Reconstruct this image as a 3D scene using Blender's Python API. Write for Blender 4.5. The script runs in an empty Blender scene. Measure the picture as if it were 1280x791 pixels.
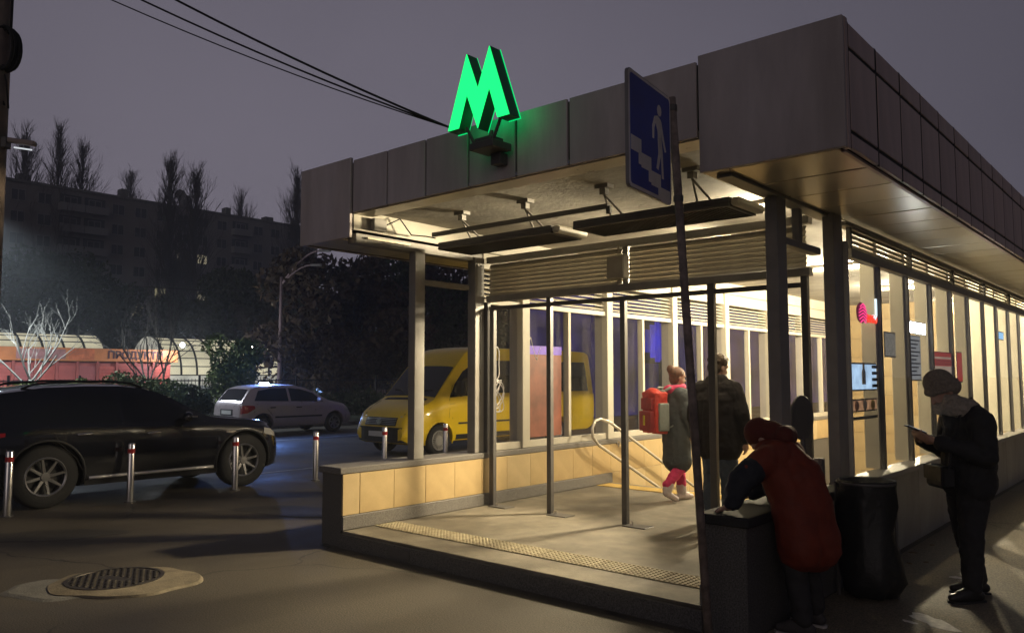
import bpy, bmesh, math, random
import numpy as np
from mathutils import Vector, Matrix, noise as mnoise
random.seed(7); RNG = np.random.default_rng(7)
R = math.radians
SC = bpy.context.scene
COL = SC.collection

# ------------------------------------------------------------------ camera
cam_d = bpy.data.cameras.new('camera')
cam = bpy.data.objects.new('camera', cam_d); COL.objects.link(cam)
cam.location = (0, 0, 1.7)
cam.rotation_euler = (R(90 + 4.3), 0, R(41.1))
cam_d.sensor_width = 36; cam_d.lens = 36 * 989 / 1280
cam_d.clip_start = 0.05; cam_d.clip_end = 3000
SC.camera = cam

# ------------------------------------------------------------------ night sky (city glow under cloud)
W = bpy.data.worlds.new('World'); SC.world = W; W.use_nodes = True
nt = W.node_tree; nt.nodes.clear()
def _n(t, **k):
    n = nt.nodes.new(t)
    for a, b in k.items(): setattr(n, a, b)
    return n
tc = _n('ShaderNodeTexCoord')
dot = _n('ShaderNodeVectorMath', operation='DOT_PRODUCT'); dot.inputs[1].default_value = (-0.80, 0.52, -0.36)
mr = _n('ShaderNodeMapRange'); mr.inputs[1].default_value = 0.12; mr.inputs[2].default_value = 0.95
noi = _n('ShaderNodeTexNoise'); noi.inputs['Scale'].default_value = 1.7; noi.inputs['Detail'].default_value = 4
mad = _n('ShaderNodeMath', operation='MULTIPLY_ADD'); mad.inputs[1].default_value = 0.36
sub = _n('ShaderNodeMath', operation='SUBTRACT'); sub.inputs[1].default_value = 0.18
ramp = _n('ShaderNodeValToRGB')
ramp.color_ramp.elements[0].color = (0.032, 0.032, 0.046, 1)
ramp.color_ramp.elements[1].color = (0.205, 0.186, 0.232, 1)
e = ramp.color_ramp.elements.new(0.55); e.color = (0.114, 0.105, 0.134, 1)
bg = _n('ShaderNodeBackground'); bg.inputs['Strength'].default_value = 1.0
out = _n('ShaderNodeOutputWorld')
L = nt.links.new
L(tc.outputs['Generated'], dot.inputs[0]); L(tc.outputs['Generated'], noi.inputs['Vector'])
L(dot.outputs['Value'], mr.inputs[0]); L(noi.outputs[0], mad.inputs[0]); L(mr.outputs[0], mad.inputs[2])
L(mad.outputs[0], sub.inputs[0]); L(sub.outputs[0], ramp.inputs[0]); L(ramp.outputs[0], bg.inputs[0]); L(bg.outputs[0], out.inputs[0])

# very weak broad light standing for the street's own glow behind the photographer
sun_d = bpy.data.lights.new('street_glow', 'SUN'); sun_d.energy = 0.22; sun_d.angle = R(40); sun_d.color = (1.0, 0.85, 0.79)
sun = bpy.data.objects.new('street_glow', sun_d); COL.objects.link(sun)
sun.rotation_euler = Vector((-0.40, 0.80, -0.20)).to_track_quat('-Z', 'Y').to_euler()

vs = SC.view_settings
vs.view_transform = 'Standard'; vs.look = 'None'; vs.exposure = 0; vs.gamma = 1; vs.use_curve_mapping = False
SC.cycles.max_bounces = 6; SC.cycles.transparent_max_bounces = 16
SC.cycles.caustics_reflective = False; SC.cycles.caustics_refractive = False
SC.cycles.sample_clamp_indirect = 3

CAM_O = Vector((0, 0, 1.7)); CAM_R = cam.rotation_euler.to_matrix()
def at(px, py, D):
    """World point of a photograph pixel at forward depth D metres (used to place far things)."""
    return CAM_O + CAM_R @ Vector(((px - 640) / 989 * D, -(py - 395.5) / 989 * D, -D))

# ------------------------------------------------------------------ materials
MATS = {}
def mat(name, col, rough=0.7, metal=0.0, vary=0.18, scale=6.0, bump=0.0, bscale=40.0, emit=None, estr=0.0,
        spec=0.5, stain=0.0, coat=0.0, stretch=None):
    if name in MATS: return MATS[name]
    m = bpy.data.materials.new(name); m.use_nodes = True
    t = m.node_tree; b = t.nodes['Principled BSDF']; l = t.links.new
    b.inputs['Roughness'].default_value = rough; b.inputs['Metallic'].default_value = metal
    b.inputs['Specular IOR Level'].default_value = spec
    if coat: b.inputs['Coat Weight'].default_value = coat; b.inputs['Coat Roughness'].default_value = 0.06
    c = t.nodes.new('ShaderNodeTexCoord'); vec = c.outputs['Object']
    if stretch:
        mp = t.nodes.new('ShaderNodeMapping'); mp.inputs['Scale'].default_value = stretch; l(vec, mp.inputs[0]); vec = mp.outputs[0]
    if vary > 0 or stain > 0:
        n1 = t.nodes.new('ShaderNodeTexNoise'); n1.inputs['Scale'].default_value = scale; n1.inputs['Detail'].default_value = 8
        n1.inputs['Roughness'].default_value = 0.65; l(vec, n1.inputs['Vector'])
        rp = t.nodes.new('ShaderNodeValToRGB'); l(n1.outputs[0], rp.inputs[0])
        lo = [max(0, x * (1 - vary * 1.6)) for x in col]; hi = [min(1, x * (1 + vary * 1.3)) for x in col]
        rp.color_ramp.elements[0].position = 0.28; rp.color_ramp.elements[1].position = 0.72
        rp.color_ramp.elements[0].color = (*lo, 1); rp.color_ramp.elements[1].color = (*hi, 1)
        colout = rp.outputs[0]
        if stain > 0:
            n2 = t.nodes.new('ShaderNodeTexNoise'); n2.inputs['Scale'].default_value = scale * 0.22; n2.inputs['Detail'].default_value = 6
            n2.inputs['Distortion'].default_value = 0.6; l(vec, n2.inputs['Vector'])
            r2 = t.nodes.new('ShaderNodeValToRGB'); l(n2.outputs[0], r2.inputs[0])
            r2.color_ramp.elements[0].position = 0.42; r2.color_ramp.elements[1].position = 0.66
            k = 1 - stain
            r2.color_ramp.elements[0].color = (1, 1, 1, 1); r2.color_ramp.elements[1].color = (k, k * 0.97, k * 0.93, 1)
            mx = t.nodes.new('ShaderNodeMixRGB'); mx.blend_type = 'MULTIPLY'; mx.inputs[0].default_value = 1
            l(colout, mx.inputs[1]); l(r2.outputs[0], mx.inputs[2]); colout = mx.outputs[0]
        l(colout, b.inputs['Base Color'])
        rr = t.nodes.new('ShaderNodeMapRange'); rr.inputs[3].default_value = max(0.03, rough - 0.1); rr.inputs[4].default_value = min(1, rough + 0.1)
        l(n1.outputs[0], rr.inputs[0]); l(rr.outputs[0], b.inputs['Roughness'])
    else:
        b.inputs['Base Color'].default_value = (*col, 1)
    if bump > 0:
        n3 = t.nodes.new('ShaderNodeTexNoise'); n3.inputs['Scale'].default_value = bscale; n3.inputs['Detail'].default_value = 5
        l(vec, n3.inputs['Vector'])
        bp = t.nodes.new('ShaderNodeBump'); bp.inputs['Strength'].default_value = bump; bp.inputs['Distance'].default_value = 0.02
        l(n3.outputs[0], bp.inputs['Height']); l(bp.outputs[0], b.inputs['Normal'])
    if emit:
        b.inputs['Emission Color'].default_value = (*emit, 1); b.inputs['Emission Strength'].default_value = estr
    MATS[name] = m
    return m

def glow(name, col, strength, vary=0.0, scale=3.0):
    """Something that gives off light: sign face, lamp, lit window."""
    if name in MATS: return MATS[name]
    m = bpy.data.materials.new(name); m.use_nodes = True
    t = m.node_tree; b = t.nodes['Principled BSDF']
    b.inputs['Base Color'].default_value = (*[min(.8, c * .5) for c in col], 1); b.inputs['Roughness'].default_value = 0.4
    b.inputs['Emission Color'].default_value = (*col, 1); b.inputs['Emission Strength'].default_value = strength
    if vary > 0:
        c = t.nodes.new('ShaderNodeTexCoord'); n1 = t.nodes.new('ShaderNodeTexNoise'); n1.inputs['Scale'].default_value = scale
        n1.inputs['Detail'].default_value = 5; t.links.new(c.outputs['Object'], n1.inputs['Vector'])
        mrr = t.nodes.new('ShaderNodeMapRange'); mrr.inputs[1].default_value = .3; mrr.inputs[2].default_value = .7
        mrr.inputs[3].default_value = strength * (1 - vary); mrr.inputs[4].default_value = strength * (1 + vary)
        t.links.new(n1.outputs[0], mrr.inputs[0]); t.links.new(mrr.outputs[0], b.inputs['Emission Strength'])
    MATS[name] = m
    return m

def glass(name, tint=(0.9, 0.93, 0.92), dirt=0.08, refl=1.0, dirtcol=(0.35, 0.34, 0.32)):
    if name in MATS: return MATS[name]
    m = bpy.data.materials.new(name); m.use_nodes = True
    t = m.node_tree; t.nodes.clear(); l = t.links.new
    o = t.nodes.new('ShaderNodeOutputMaterial'); tr = t.nodes.new('ShaderNodeBsdfTransparent'); tr.inputs[0].default_value = (*tint, 1)
    gl = t.nodes.new('ShaderNodeBsdfGlossy'); gl.inputs['Roughness'].default_value = 0.03
    df = t.nodes.new('ShaderNodeBsdfDiffuse'); df.inputs[0].default_value = (*dirtcol, 1)
    lw = t.nodes.new('ShaderNodeLayerWeight'); lw.inputs[0].default_value = .5
    fr = t.nodes.new('ShaderNodeMath'); fr.operation = 'POWER'; fr.inputs[1].default_value = 5; l(lw.outputs['Facing'], fr.inputs[0])
    mu = t.nodes.new('ShaderNodeMath'); mu.operation = 'MULTIPLY_ADD'; mu.inputs[1].default_value = .55 * refl; mu.inputs[2].default_value = .03 * refl
    c = t.nodes.new('ShaderNodeTexCoord'); n = t.nodes.new('ShaderNodeTexNoise'); n.inputs['Scale'].default_value = 2.5; n.inputs['Detail'].default_value = 8
    mr_ = t.nodes.new('ShaderNodeMapRange'); mr_.inputs[1].default_value = .35; mr_.inputs[2].default_value = .75; mr_.inputs[3].default_value = dirt * .3; mr_.inputs[4].default_value = dirt * 2
    m1 = t.nodes.new('ShaderNodeMixShader'); m2 = t.nodes.new('ShaderNodeMixShader')
    l(c.outputs['Object'], n.inputs['Vector']); l(n.outputs[0], mr_.inputs[0]); l(mr_.outputs[0], m1.inputs[0])
    l(tr.outputs[0], m1.inputs[1]); l(df.outputs[0], m1.inputs[2])
    l(fr.outputs[0], mu.inputs[0]); l(mu.outputs[0], m2.inputs[0]); l(m1.outputs[0], m2.inputs[1]); l(gl.outputs[0], m2.inputs[2])
    l(m2.outputs[0], o.inputs[0])
    MATS[name] = m
    return m

def asphalt(name, col, crack=True):
    m = bpy.data.materials.new(name); m.use_nodes = True
    t = m.node_tree; b = t.nodes['Principled BSDF']; l = t.links.new
    c = t.nodes.new('ShaderNodeTexCoord'); v = c.outputs['Object']
    big = t.nodes.new('ShaderNodeTexNoise'); big.inputs['Scale'].default_value = 0.45; big.inputs['Detail'].default_value = 9; big.inputs['Roughness'].default_value = 0.6
    fine = t.nodes.new('ShaderNodeTexNoise'); fine.inputs['Scale'].default_value = 85; fine.inputs['Detail'].default_value = 3
    l(v, big.inputs['Vector']); l(v, fine.inputs['Vector'])
    r1 = t.nodes.new('ShaderNodeValToRGB'); l(big.outputs[0], r1.inputs[0])
    r1.color_ramp.elements[0].position = .3; r1.color_ramp.elements[1].position = .7
    r1.color_ramp.elements[0].color = (*[x * .55 for x in col], 1); r1.color_ramp.elements[1].color = (*[x * 1.35 for x in col], 1)
    r2 = t.nodes.new('ShaderNodeValToRGB'); l(fine.outputs[0], r2.inputs[0])
    r2.color_ramp.elements[0].position = .3; r2.color_ramp.elements[1].position = .7
    r2.color_ramp.elements[0].color = (.42, .42, .42, 1); r2.color_ramp.elements[1].color = (1.6, 1.56, 1.48, 1)
    mx = t.nodes.new('ShaderNodeMixRGB'); mx.blend_type = 'MULTIPLY'; mx.inputs[0].default_value = 1
    l(r1.outputs[0], mx.inputs[1]); l(r2.outputs[0], mx.inputs[2]); co = mx.outputs[0]
    bp = t.nodes.new('ShaderNodeBump'); bp.inputs['Strength'].default_value = .4; bp.inputs['Distance'].default_value = .008
    hgt = fine.outputs[0]
    if crack:
        dn = t.nodes.new('ShaderNodeTexNoise'); dn.inputs['Scale'].default_value = 1.6; dn.inputs['Detail'].default_value = 5; l(v, dn.inputs['Vector'])
        ad = t.nodes.new('ShaderNodeMixRGB'); ad.blend_type = 'ADD'; ad.inputs[0].default_value = .6; l(v, ad.inputs[1]); l(dn.outputs[1], ad.inputs[2])
        vo = t.nodes.new('ShaderNodeTexVoronoi'); vo.feature = 'DISTANCE_TO_EDGE'; vo.inputs['Scale'].default_value = .33; l(ad.outputs[0], vo.inputs['Vector'])
        cr = t.nodes.new('ShaderNodeMapRange'); cr.inputs[1].default_value = .001; cr.inputs[2].default_value = .0065; l(vo.outputs['Distance'], cr.inputs[0])
        mk = t.nodes.new('ShaderNodeTexNoise'); mk.inputs['Scale'].default_value = .5; l(v, mk.inputs['Vector'])
        mkr = t.nodes.new('ShaderNodeMapRange'); mkr.inputs[1].default_value = .45; mkr.inputs[2].default_value = .55; l(mk.outputs[0], mkr.inputs[0])
        mxx = t.nodes.new('ShaderNodeMath'); mxx.operation = 'MAXIMUM'; l(cr.outputs[0], mxx.inputs[0]); l(mkr.outputs[0], mxx.inputs[1])
        m3 = t.nodes.new('ShaderNodeMixRGB'); m3.inputs[1].default_value = (.012, .011, .01, 1); l(mxx.outputs[0], m3.inputs[0]); l(co, m3.inputs[2]); co = m3.outputs[0]
        hm = t.nodes.new('ShaderNodeMath'); hm.operation = 'MULTIPLY'; l(mxx.outputs[0], hm.inputs[0]); l(fine.outputs[0], hm.inputs[1]); hgt = hm.outputs[0]
    l(co, b.inputs['Base Color']); l(hgt, bp.inputs['Height']); l(bp.outputs[0], b.inputs['Normal'])
    rr = t.nodes.new('ShaderNodeMapRange'); rr.inputs[1].default_value = .35; rr.inputs[2].default_value = .65; rr.inputs[3].default_value = .5; rr.inputs[4].default_value = .9
    l(big.outputs[0], rr.inputs[0]); l(rr.outputs[0], b.inputs['Roughness'])
    MATS[name] = m
    return m

# ------------------------------------------------------------------ mesh helpers
class MB:
    def __init__(s): s.v = []; s.f = []; s.mi = []; s.cur = 0
    def add(s, vs_, fs):
        o = len(s.v); s.v += [tuple(p) for p in vs_]; s.f += [tuple(i + o for i in f) for f in fs]; s.mi += [s.cur] * len(fs); return s
    def box(s, x0, x1, y0, y1, z0, z1):
        return s.add([(x0, y0, z0), (x1, y0, z0), (x1, y1, z0), (x0, y1, z0), (x0, y0, z1), (x1, y0, z1), (x1, y1, z1), (x0, y1, z1)],
                     [(0, 3, 2, 1), (4, 5, 6, 7), (0, 1, 5, 4), (1, 2, 6, 5), (2, 3, 7, 6), (3, 0, 4, 7)])
    def obox(s, c, dx, dy, dz):
        """box from a centre and three half-axis vectors"""
        c = Vector(c); dx, dy, dz = Vector(dx), Vector(dy), Vector(dz)
        ps = [c + a * dx + b * dy + d * dz for d in (-1, 1) for a, b in ((-1, -1), (1, -1), (1, 1), (-1, 1))]
        return s.add(ps, [(0, 3, 2, 1), (4, 5, 6, 7), (0, 1, 5, 4), (1, 2, 6, 5), (2, 3, 7, 6), (3, 0, 4, 7)])
    def tube(s, pts, rad, n=8, cap=True, flat=1.0):
        pts = [Vector(p) for p in pts]
        if not isinstance(rad, (list, tuple)): rad = [rad] * len(pts)
        vs_ = []; a = None
        for i, p in enumerate(pts):
            d = (pts[min(i + 1, len(pts) - 1)] - pts[max(i - 1, 0)])
            d = d.normalized() if d.length > 1e-9 else Vector((0, 0, 1))
            if a is None: a = d.orthogonal().normalized()
            else:
                a = a - d * a.dot(d); a = a.normalized() if a.length > 1e-6 else d.orthogonal().normalized()
            b = d.cross(a)
            for k in range(n):
                th = 2 * math.pi * k / n
                vs_.append(p + (a * math.cos(th) + b * math.sin(th) * flat) * rad[i])
        fs = [(i * n + k, i * n + (k + 1) % n, (i + 1) * n + (k + 1) % n, (i + 1) * n + k) for i in range(len(pts) - 1) for k in range(n)]
        if cap: fs += [tuple(range(n - 1, -1, -1)), tuple((len(pts) - 1) * n + k for k in range(n))]
        return s.add(vs_, fs)
    def lathe(s, prof, c=(0, 0, 0), axis='z', n=16, cap=True):
        vs_ = []
        for r, h in prof:
            for k in range(n):
                th = 2 * math.pi * k / n; a, b = r * math.cos(th), r * math.sin(th)
                p = (a, b, h) if axis == 'z' else ((h, a, b) if axis == 'x' else (b, h, a))
                vs_.append((c[0] + p[0], c[1] + p[1], c[2] + p[2]))
        m_ = len(prof)
        fs = [(i * n + k, i * n + (k + 1) % n, (i + 1) * n + (k + 1) % n, (i + 1) * n + k) for i in range(m_ - 1) for k in range(n)]
        if cap: fs += [tuple(range(n - 1, -1, -1)), tuple((m_ - 1) * n + k for k in range(n))]
        return s.add(vs_, fs)
    def ball(s, c, rx, ry=None, rz=None, n=10, m_=7, rot=None):
        ry = ry or rx; rz = rz or rx; c = Vector(c); vs_ = []
        for i in range(1, m_):
            ph = math.pi * i / m_
            for k in range(n):
                th = 2 * math.pi * k / n
                p = Vector((rx * math.sin(ph) * math.cos(th), ry * math.sin(ph) * math.sin(th), rz * math.cos(ph)))
                vs_.append(c + (rot @ p if rot else p))
        t_ = Vector((0, 0, rz)); b_ = -t_
        vs_ += [c + (rot @ t_ if rot else t_), c + (rot @ b_ if rot else b_)]
        T = len(vs_) - 2; B = T + 1
        fs = [(i * n + k, (i + 1) * n + k, (i + 1) * n + (k + 1) % n, i * n + (k + 1) % n) for i in range(m_ - 2) for k in range(n)]
        fs += [(T, k, (k + 1) % n) for k in range(n)] + [(B, (m_ - 2) * n + (k + 1) % n, (m_ - 2) * n + k) for k in range(n)]
        return s.add(vs_, fs)
    def cap(s, p0, r0, p1, r1, n=10):
        """capsule with two radii (for figures)"""
        s.tube([p0, p1], [r0, r1], n); s.ball(p0, r0, n=n); s.ball(p1, r1, n=n); return s
    def prism(s, poly, a, b, fn):
        """polygon extruded between depth a and b; fn(u, v, w) gives the point"""
        n = len(poly)
        vs_ = [fn(u, v, a) for u, v in poly] + [fn(u, v, b) for u, v in poly]
        fs = [tuple(range(n - 1, -1, -1)), tuple(range(n, 2 * n))] + [(i, (i + 1) % n, n + (i + 1) % n, n + i) for i in range(n)]
        return s.add(vs_, fs)

def tag(o, label=None, cat=None, group=None, kind=None):
    if label: o['label'] = label
    if cat: o['category'] = cat
    if group: o['group'] = group
    if kind: o['kind'] = kind
    return o
def root(name, loc, label, cat, group=None):
    o = bpy.data.objects.new(name, None); COL.objects.link(o); o.location = loc; o.empty_display_size = 0.2
    return tag(o, label, cat, group)
def rloc(p):
    v = Vector((0, 0, 0))
    while p is not None: v = v + p.location; p = p.parent
    return v
def build(name, mb, mats, parent=None, smooth=False, bevel=0.0, loc=None, label=None, world=True, fix=True):
    """one mesh object; coordinates are world ones unless world=False"""
    me = bpy.data.meshes.new(name)
    off = rloc(parent) if (parent is not None and world) else Vector((0, 0, 0))
    if loc is not None and world: off = off + Vector(loc) if parent is None else off
    vs_ = [(p[0] - off[0], p[1] - off[1], p[2] - off[2]) for p in mb.v] if off.length > 0 else mb.v
    me.from_pydata(vs_, [], mb.f)
    for m in (mats if isinstance(mats, (list, tuple)) else [mats]): me.materials.append(m)
    if any(mb.mi): me.polygons.foreach_set('material_index', mb.mi)
    if fix or bevel > 0:
        bm = bmesh.new(); bm.from_mesh(me)
        bmesh.ops.recalc_face_normals(bm, faces=bm.faces)
        if bevel > 0:
            bmesh.ops.bevel(bm, geom=[e_ for e_ in bm.edges if e_.is_manifold and e_.calc_face_angle(0) > 0.5], offset=bevel, segments=1, affect='EDGES')
        bm.to_mesh(me); bm.free()
    if smooth: me.polygons.foreach_set('use_smooth', [True] * len(me.polygons))
    me.update()
    o = bpy.data.objects.new(name, me); COL.objects.link(o)
    if parent is not None: o.parent = parent
    if loc is not None: o.location = loc
    if label: o['label'] = label
    return o
def smooth_angle(o, ang=40):
    me = o.data; bm = bmesh.new(); bm.from_mesh(me)
    for e_ in bm.edges: e_.smooth = e_.calc_face_angle(0) < R(ang)
    for f_ in bm.faces: f_.smooth = True
    bm.to_mesh(me); bm.free(); return o
def copy_part(o, parent, loc):
    c = o.copy(); COL.objects.link(c); c.parent = parent; c.location = loc; return c
def copy_tree(o, loc=None, parent=None, rz=None):
    c = o.copy(); COL.objects.link(c)
    if parent is not None: c.parent = parent
    if loc is not None: c.location = loc
    if rz is not None: c.rotation_euler = (0, 0, rz)
    for ch in list(o.children): copy_tree(ch, None, c)
    return c
def apply_mods(o):
    dg = bpy.context.evaluated_depsgraph_get(); dg.update()
    me = bpy.data.meshes.new_from_object(o.evaluated_get(dg)); old = o.data
    o.modifiers.clear(); o.data = me
    if not me.materials:
        for m in old.materials: me.materials.append(m)
    return o
def text_mb(txt, size):
    """mesh of a word, in its own x/y plane"""
    cu = bpy.data.curves.new('word', 'FONT'); cu.body = txt; cu.size = size; cu.align_x = 'CENTER'; cu.align_y = 'CENTER'; cu.resolution_u = 3; cu.offset = size * .035
    o = bpy.data.objects.new('word', cu); COL.objects.link(o)
    dg = bpy.context.evaluated_depsgraph_get(); dg.update()
    me = o.evaluated_get(dg).to_mesh(); vs_ = [v.co.copy() for v in me.vertices]; fs = [tuple(p.vertices) for p in me.polygons]
    o.evaluated_get(dg).to_mesh_clear(); bpy.data.objects.remove(o); bpy.data.curves.remove(cu)
    return vs_, fs
def word(name, txt, size, fn, m, parent, depth=0.0):
    vs_, fs = text_mb(txt, size); mb = MB(); mb.add([fn(v.x, v.y, depth) for v in vs_], fs)
    return build(name, mb, m, parent, fix=False)

# palette
M_ASPH = asphalt('asphalt', (0.075, 0.065, 0.052))
M_PLAT = mat('worn_granite_floor', (.20, .178, .138), .62, vary=.28, scale=4, bump=.12, bscale=70, stain=.5)
M_GRAN = mat('dark_granite', (0.105, 0.10, 0.095), .5, vary=.55, scale=90, bump=.05)
M_CAP = mat('grey_granite', (0.165, 0.155, 0.145), .45, vary=.5, scale=110, bump=.04)
M_TILE = [mat('yellow_tile_%s' % k, c, .42, vary=.07, scale=4, stain=.12) for k, c in
          (('honey', (.53, .395, .20)), ('straw', (.56, .43, .235)), ('ochre', (.50, .365, .18)))]
M_FASC = [mat('fascia_%s' % k, c, .5, vary=.10, scale=2.2, bump=.12, bscale=2.5, stain=.28, stretch=(2.5, 2.5, .5)) for k, c in
          (('grey', (.56, .50, .505)), ('pale', (.62, .555, .555)), ('mid', (.50, .45, .455)))]
M_FSIDE = [mat('fascia_side_%s' % k, c, .45, vary=.10, scale=2.5, bump=.08, bscale=3, stain=.28, stretch=(2.5, 2.5, .5)) for k, c in
           (('rose', (.50, .38, .36)), ('clay', (.47, .36, .345)), ('dusk', (.53, .41, .385)))]
M_CEIL = mat('stained_concrete_ceiling', (.40, .375, .33), .85, vary=.25, scale=2.2, bump=.25, bscale=25, stain=.55)
M_SOFF = [mat('soffit_%s' % k, c, .30, metal=.5, vary=.05, scale=3, stain=.15) for k, c in
          (('tan', (.58, .52, .41)), ('grey', (.54, .49, .39)))]
M_CREAM = mat('cream_paint', (.52, .49, .41), .5, vary=.05, scale=4, stain=.08)
M_STEELP = mat('grey_painted_steel', (.25, .24, .225), .45, vary=.08, scale=8, stain=.12)
M_STEELD = mat('dark_painted_steel', (.085, .08, .078), .45, vary=.12, scale=8)
M_LOUV = mat('louvre_metal', (.37, .34, .28), .45, metal=.15, vary=.08, scale=6, stain=.15)
M_INOX = mat('brushed_steel', (.75, .73, .70), .22, metal=.95, vary=.04, scale=8)
M_RAIL = mat('satin_rail', (.62, .58, .50), .35, metal=.35, vary=.05)
M_BLACK = mat('black_void', (.012, .012, .013), .8, vary=.2)
M_GLASS = glass('window_glass', tint=(.97, .975, .97), dirt=.012)
M_GLASS2 = glass('window_glass_dusty', tint=(.94, .94, .97), dirt=.012)
M_RUBBER = mat('tyre_rubber', (.018, .018, .018), .8, vary=.2, scale=30, bump=.2)
M_RED = mat('red_reflective_band', (.45, .02, .02), .35, vary=.08)
M_TACT = mat('tactile_tile', (.36, .31, .20), .6, vary=.18, scale=12, stain=.3)
M_TACTY = mat('tactile_tile_yellow', (.55, .38, .10), .6, vary=.15, scale=12, stain=.25)
M_CONC = mat('pale_concrete', (.25, .21, .145), .85, vary=.22, scale=7, bump=.3, bscale=60, stain=.35)
M_CONC2 = mat('grey_mortar', (.16, .155, .145), .9, vary=.22, scale=5, bump=.3, bscale=60, stain=.3)
M_IRON = mat('cast_iron', (.075, .066, .055), .5, metal=.6, vary=.3, scale=20, bump=.2)
M_PANELG = [mat('base_panel_%s' % k, c, .5, vary=.1, scale=5, stain=.25) for k, c in (('grey', (.30, .285, .25)), ('stone', (.27, .26, .23)))]

# ------------------------------------------------------------------ ground
g = MB()
gx = [-700, -6.7, -2.45, 700]; gy = [-700, 5.3, 26.0, 900]
for i in range(3):
    for j in range(3):
        if i == 1 and j == 1: continue
        g.add([(gx[i], gy[j], 0), (gx[i + 1], gy[j], 0), (gx[i + 1], gy[j + 1], 0), (gx[i], gy[j + 1], 0)], [(0, 1, 2, 3)])
ground = build('ground', g, M_ASPH, fix=False); tag(ground, kind='structure')

# ================================================================== METRO PAVILION
PAV = root('metro_pavilion', (-4.5, 4.94, 0), 'flat-roofed glazed underpass entrance with wide overhanging panelled roof', 'pavilion')
YE = 25.0                                        # far end of the building
def P_(name, mb, m, **k): return build(name, mb, m, PAV, **k)

# platform, steps
fl = P_('platform', MB().box(-6.56, -2.61, 4.94, 9.75, -.3, .16), [M_PLAT], bevel=.008)
P_('riser_facing', MB().box(-6.56, -2.61, 4.915, 4.9385, -.02, .135), M_GRAN)
P_('riser_hatch', MB().box(-5.82, -5.52, 4.905, 4.914, .02, .115), M_STEELD, bevel=.004)
st = build('step', MB().box(-1.965, 1.965, 0, .34, -.15, 0), M_PLAT, PAV, world=False, bevel=.006, loc=(0, 9.751 - 4.94, .01))
for k in range(1, 19): copy_part(st, PAV, (0, 9.751 - 4.94 + .32 * k, .01 - .15 * k))

# tactile strips : tiles with raised studs
def tact_tile(sz, n, m):
    b = MB().box(-sz / 2 + .002, sz / 2 - .002, -sz / 2 + .002, sz / 2 - .002, 0, .006)
    for i in range(n):
        for j in range(n):
            cx, cy = (i + .5) / n * sz - sz / 2, (j + .5) / n * sz - sz / 2
            r = sz / n * .34
            b.lathe([(r, .0055), (r * .62, .0115)], (cx, cy, 0), n=6)
    return b
tt = build('tactile_tile', tact_tile(.3, 7, M_TACT), M_TACT, fl, world=False, fix=False, loc=(-6.38 + 4.5, 5.47 - 4.94, .162))
for k in range(1, 13): copy_part(tt, fl, (-6.38 + 4.5 + .303 * k, 5.47 - 4.94, .162 + random.uniform(-.001, .001)))
ty = build('tactile_tile', tact_tile(.3, 7, M_TACTY), M_TACTY, fl, world=False, fix=False, loc=(-6.38 + 4.5, 9.45 - 4.94, .162), label='yellow tactile tile at the top of the steps')
for k in range(1, 13): copy_part(ty, fl, (-6.38 + 4.5 + .303 * k, 9.45 - 4.94, .162))

# low side walls: granite core, cap, skirting, yellow tiles on the inside
def side_wall(x_in, x_out, inward, y1):
    lo, hi = min(x_in, x_out), max(x_in, x_out)
    core = MB().box(lo, hi, 4.94, y1, -3.2, .715)
    w = P_('parapet_wall', core, M_GRAN, label='dark granite parapet lined with yellow tiles')
    build('cap', MB().box(lo - .025, hi + .03, 4.905, y1, .716, .782), M_CAP if inward > 0 else mat('shaded_granite', (.018, .018, .018), .75, vary=.4, scale=90), w, bevel=.008)  # right cap: granite darkened so that shade is put into its colour
    return w
WL = side_wall(-6.585, -6.90, 1, YE)
WR = side_wall(-2.605, -2.29, -1, 6.88)
WR2 = P_('inner_wall', MB().box(-2.605, -2.42, 7.35, YE, -3.2, .74), M_GRAN)
def tiles(w, x, s, ys, zlo, zhi, seed):
    rr = random.Random(seed); protos = []
    for mm in M_TILE:
        b = MB().box(-.011, .011, -.2265, .2265, -(zhi - zlo) / 2 + .002, (zhi - zlo) / 2 - .002)
        protos.append((b, mm))
    made = {}
    for y in ys:
        k = rr.randrange(3); dx = rr.uniform(-.0015, .0015)
        loc = Vector((x + s * (.011 + dx), y, (zlo + zhi) / 2)) - rloc(w)
        if k not in made: made[k] = build('tile', protos[k][0], protos[k][1], w, world=False, bevel=.003, loc=loc)
        else: copy_part(made[k], w, loc)
ysl = [4.925 + .455 * (k + .5) for k in range(44)]
# the first tile at the pier is a narrow cut one
build('tile', MB().box(-6.585, -6.563, 4.945, 5.155, .305, .712), M_TILE[1], WL, bevel=.003)
tiles(WL, -6.585, 1, [5.158 + .2275 + .455 * k for k in range(43)], .303, .714, 3)
tiles(WR, -2.605, -1, [5.158 + .2275 + .455 * k for k in range(3)], .303, .714, 4)
tiles(WR2, -2.605, -1, [7.6 + .455 * k for k in range(38)], .303, .714, 5)
for r_ in range(5):                                   # tiles lining the stair well below
    tiles(WL, -6.585, 1, [9.98 + .455 * k for k in range(r_ * 1, min(21, 12 + r_ * 3))], .303 - .413 * (r_ + 1), .303 - .413 * r_, 10 + r_)
build('skirting', MB().box(-6.585, -6.552, 4.942, 9.74, .161, .301), M_CAP, WL, bevel=.006)
build('skirting', MB().box(-2.638, -2.605, 4.942, 6.88, .161, .301), M_CAP, WR, bevel=.006)
build('skirting', MB().box(-2.638, -2.605, 7.35, 9.74, .161, .301), M_CAP, WR2, bevel=.006)
YF = 20.0
FW = P_('far_wall', MB().box(-6.58, -2.61, YF, YF + .2, -3.2, 3.41), M_CONC2)
pr3 = [build('wall_tile', MB().box(-.278, .278, -.012, .0, -.222, .222), mm, FW, world=False, bevel=.004) for mm in M_TILE]
used3 = set()
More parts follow.
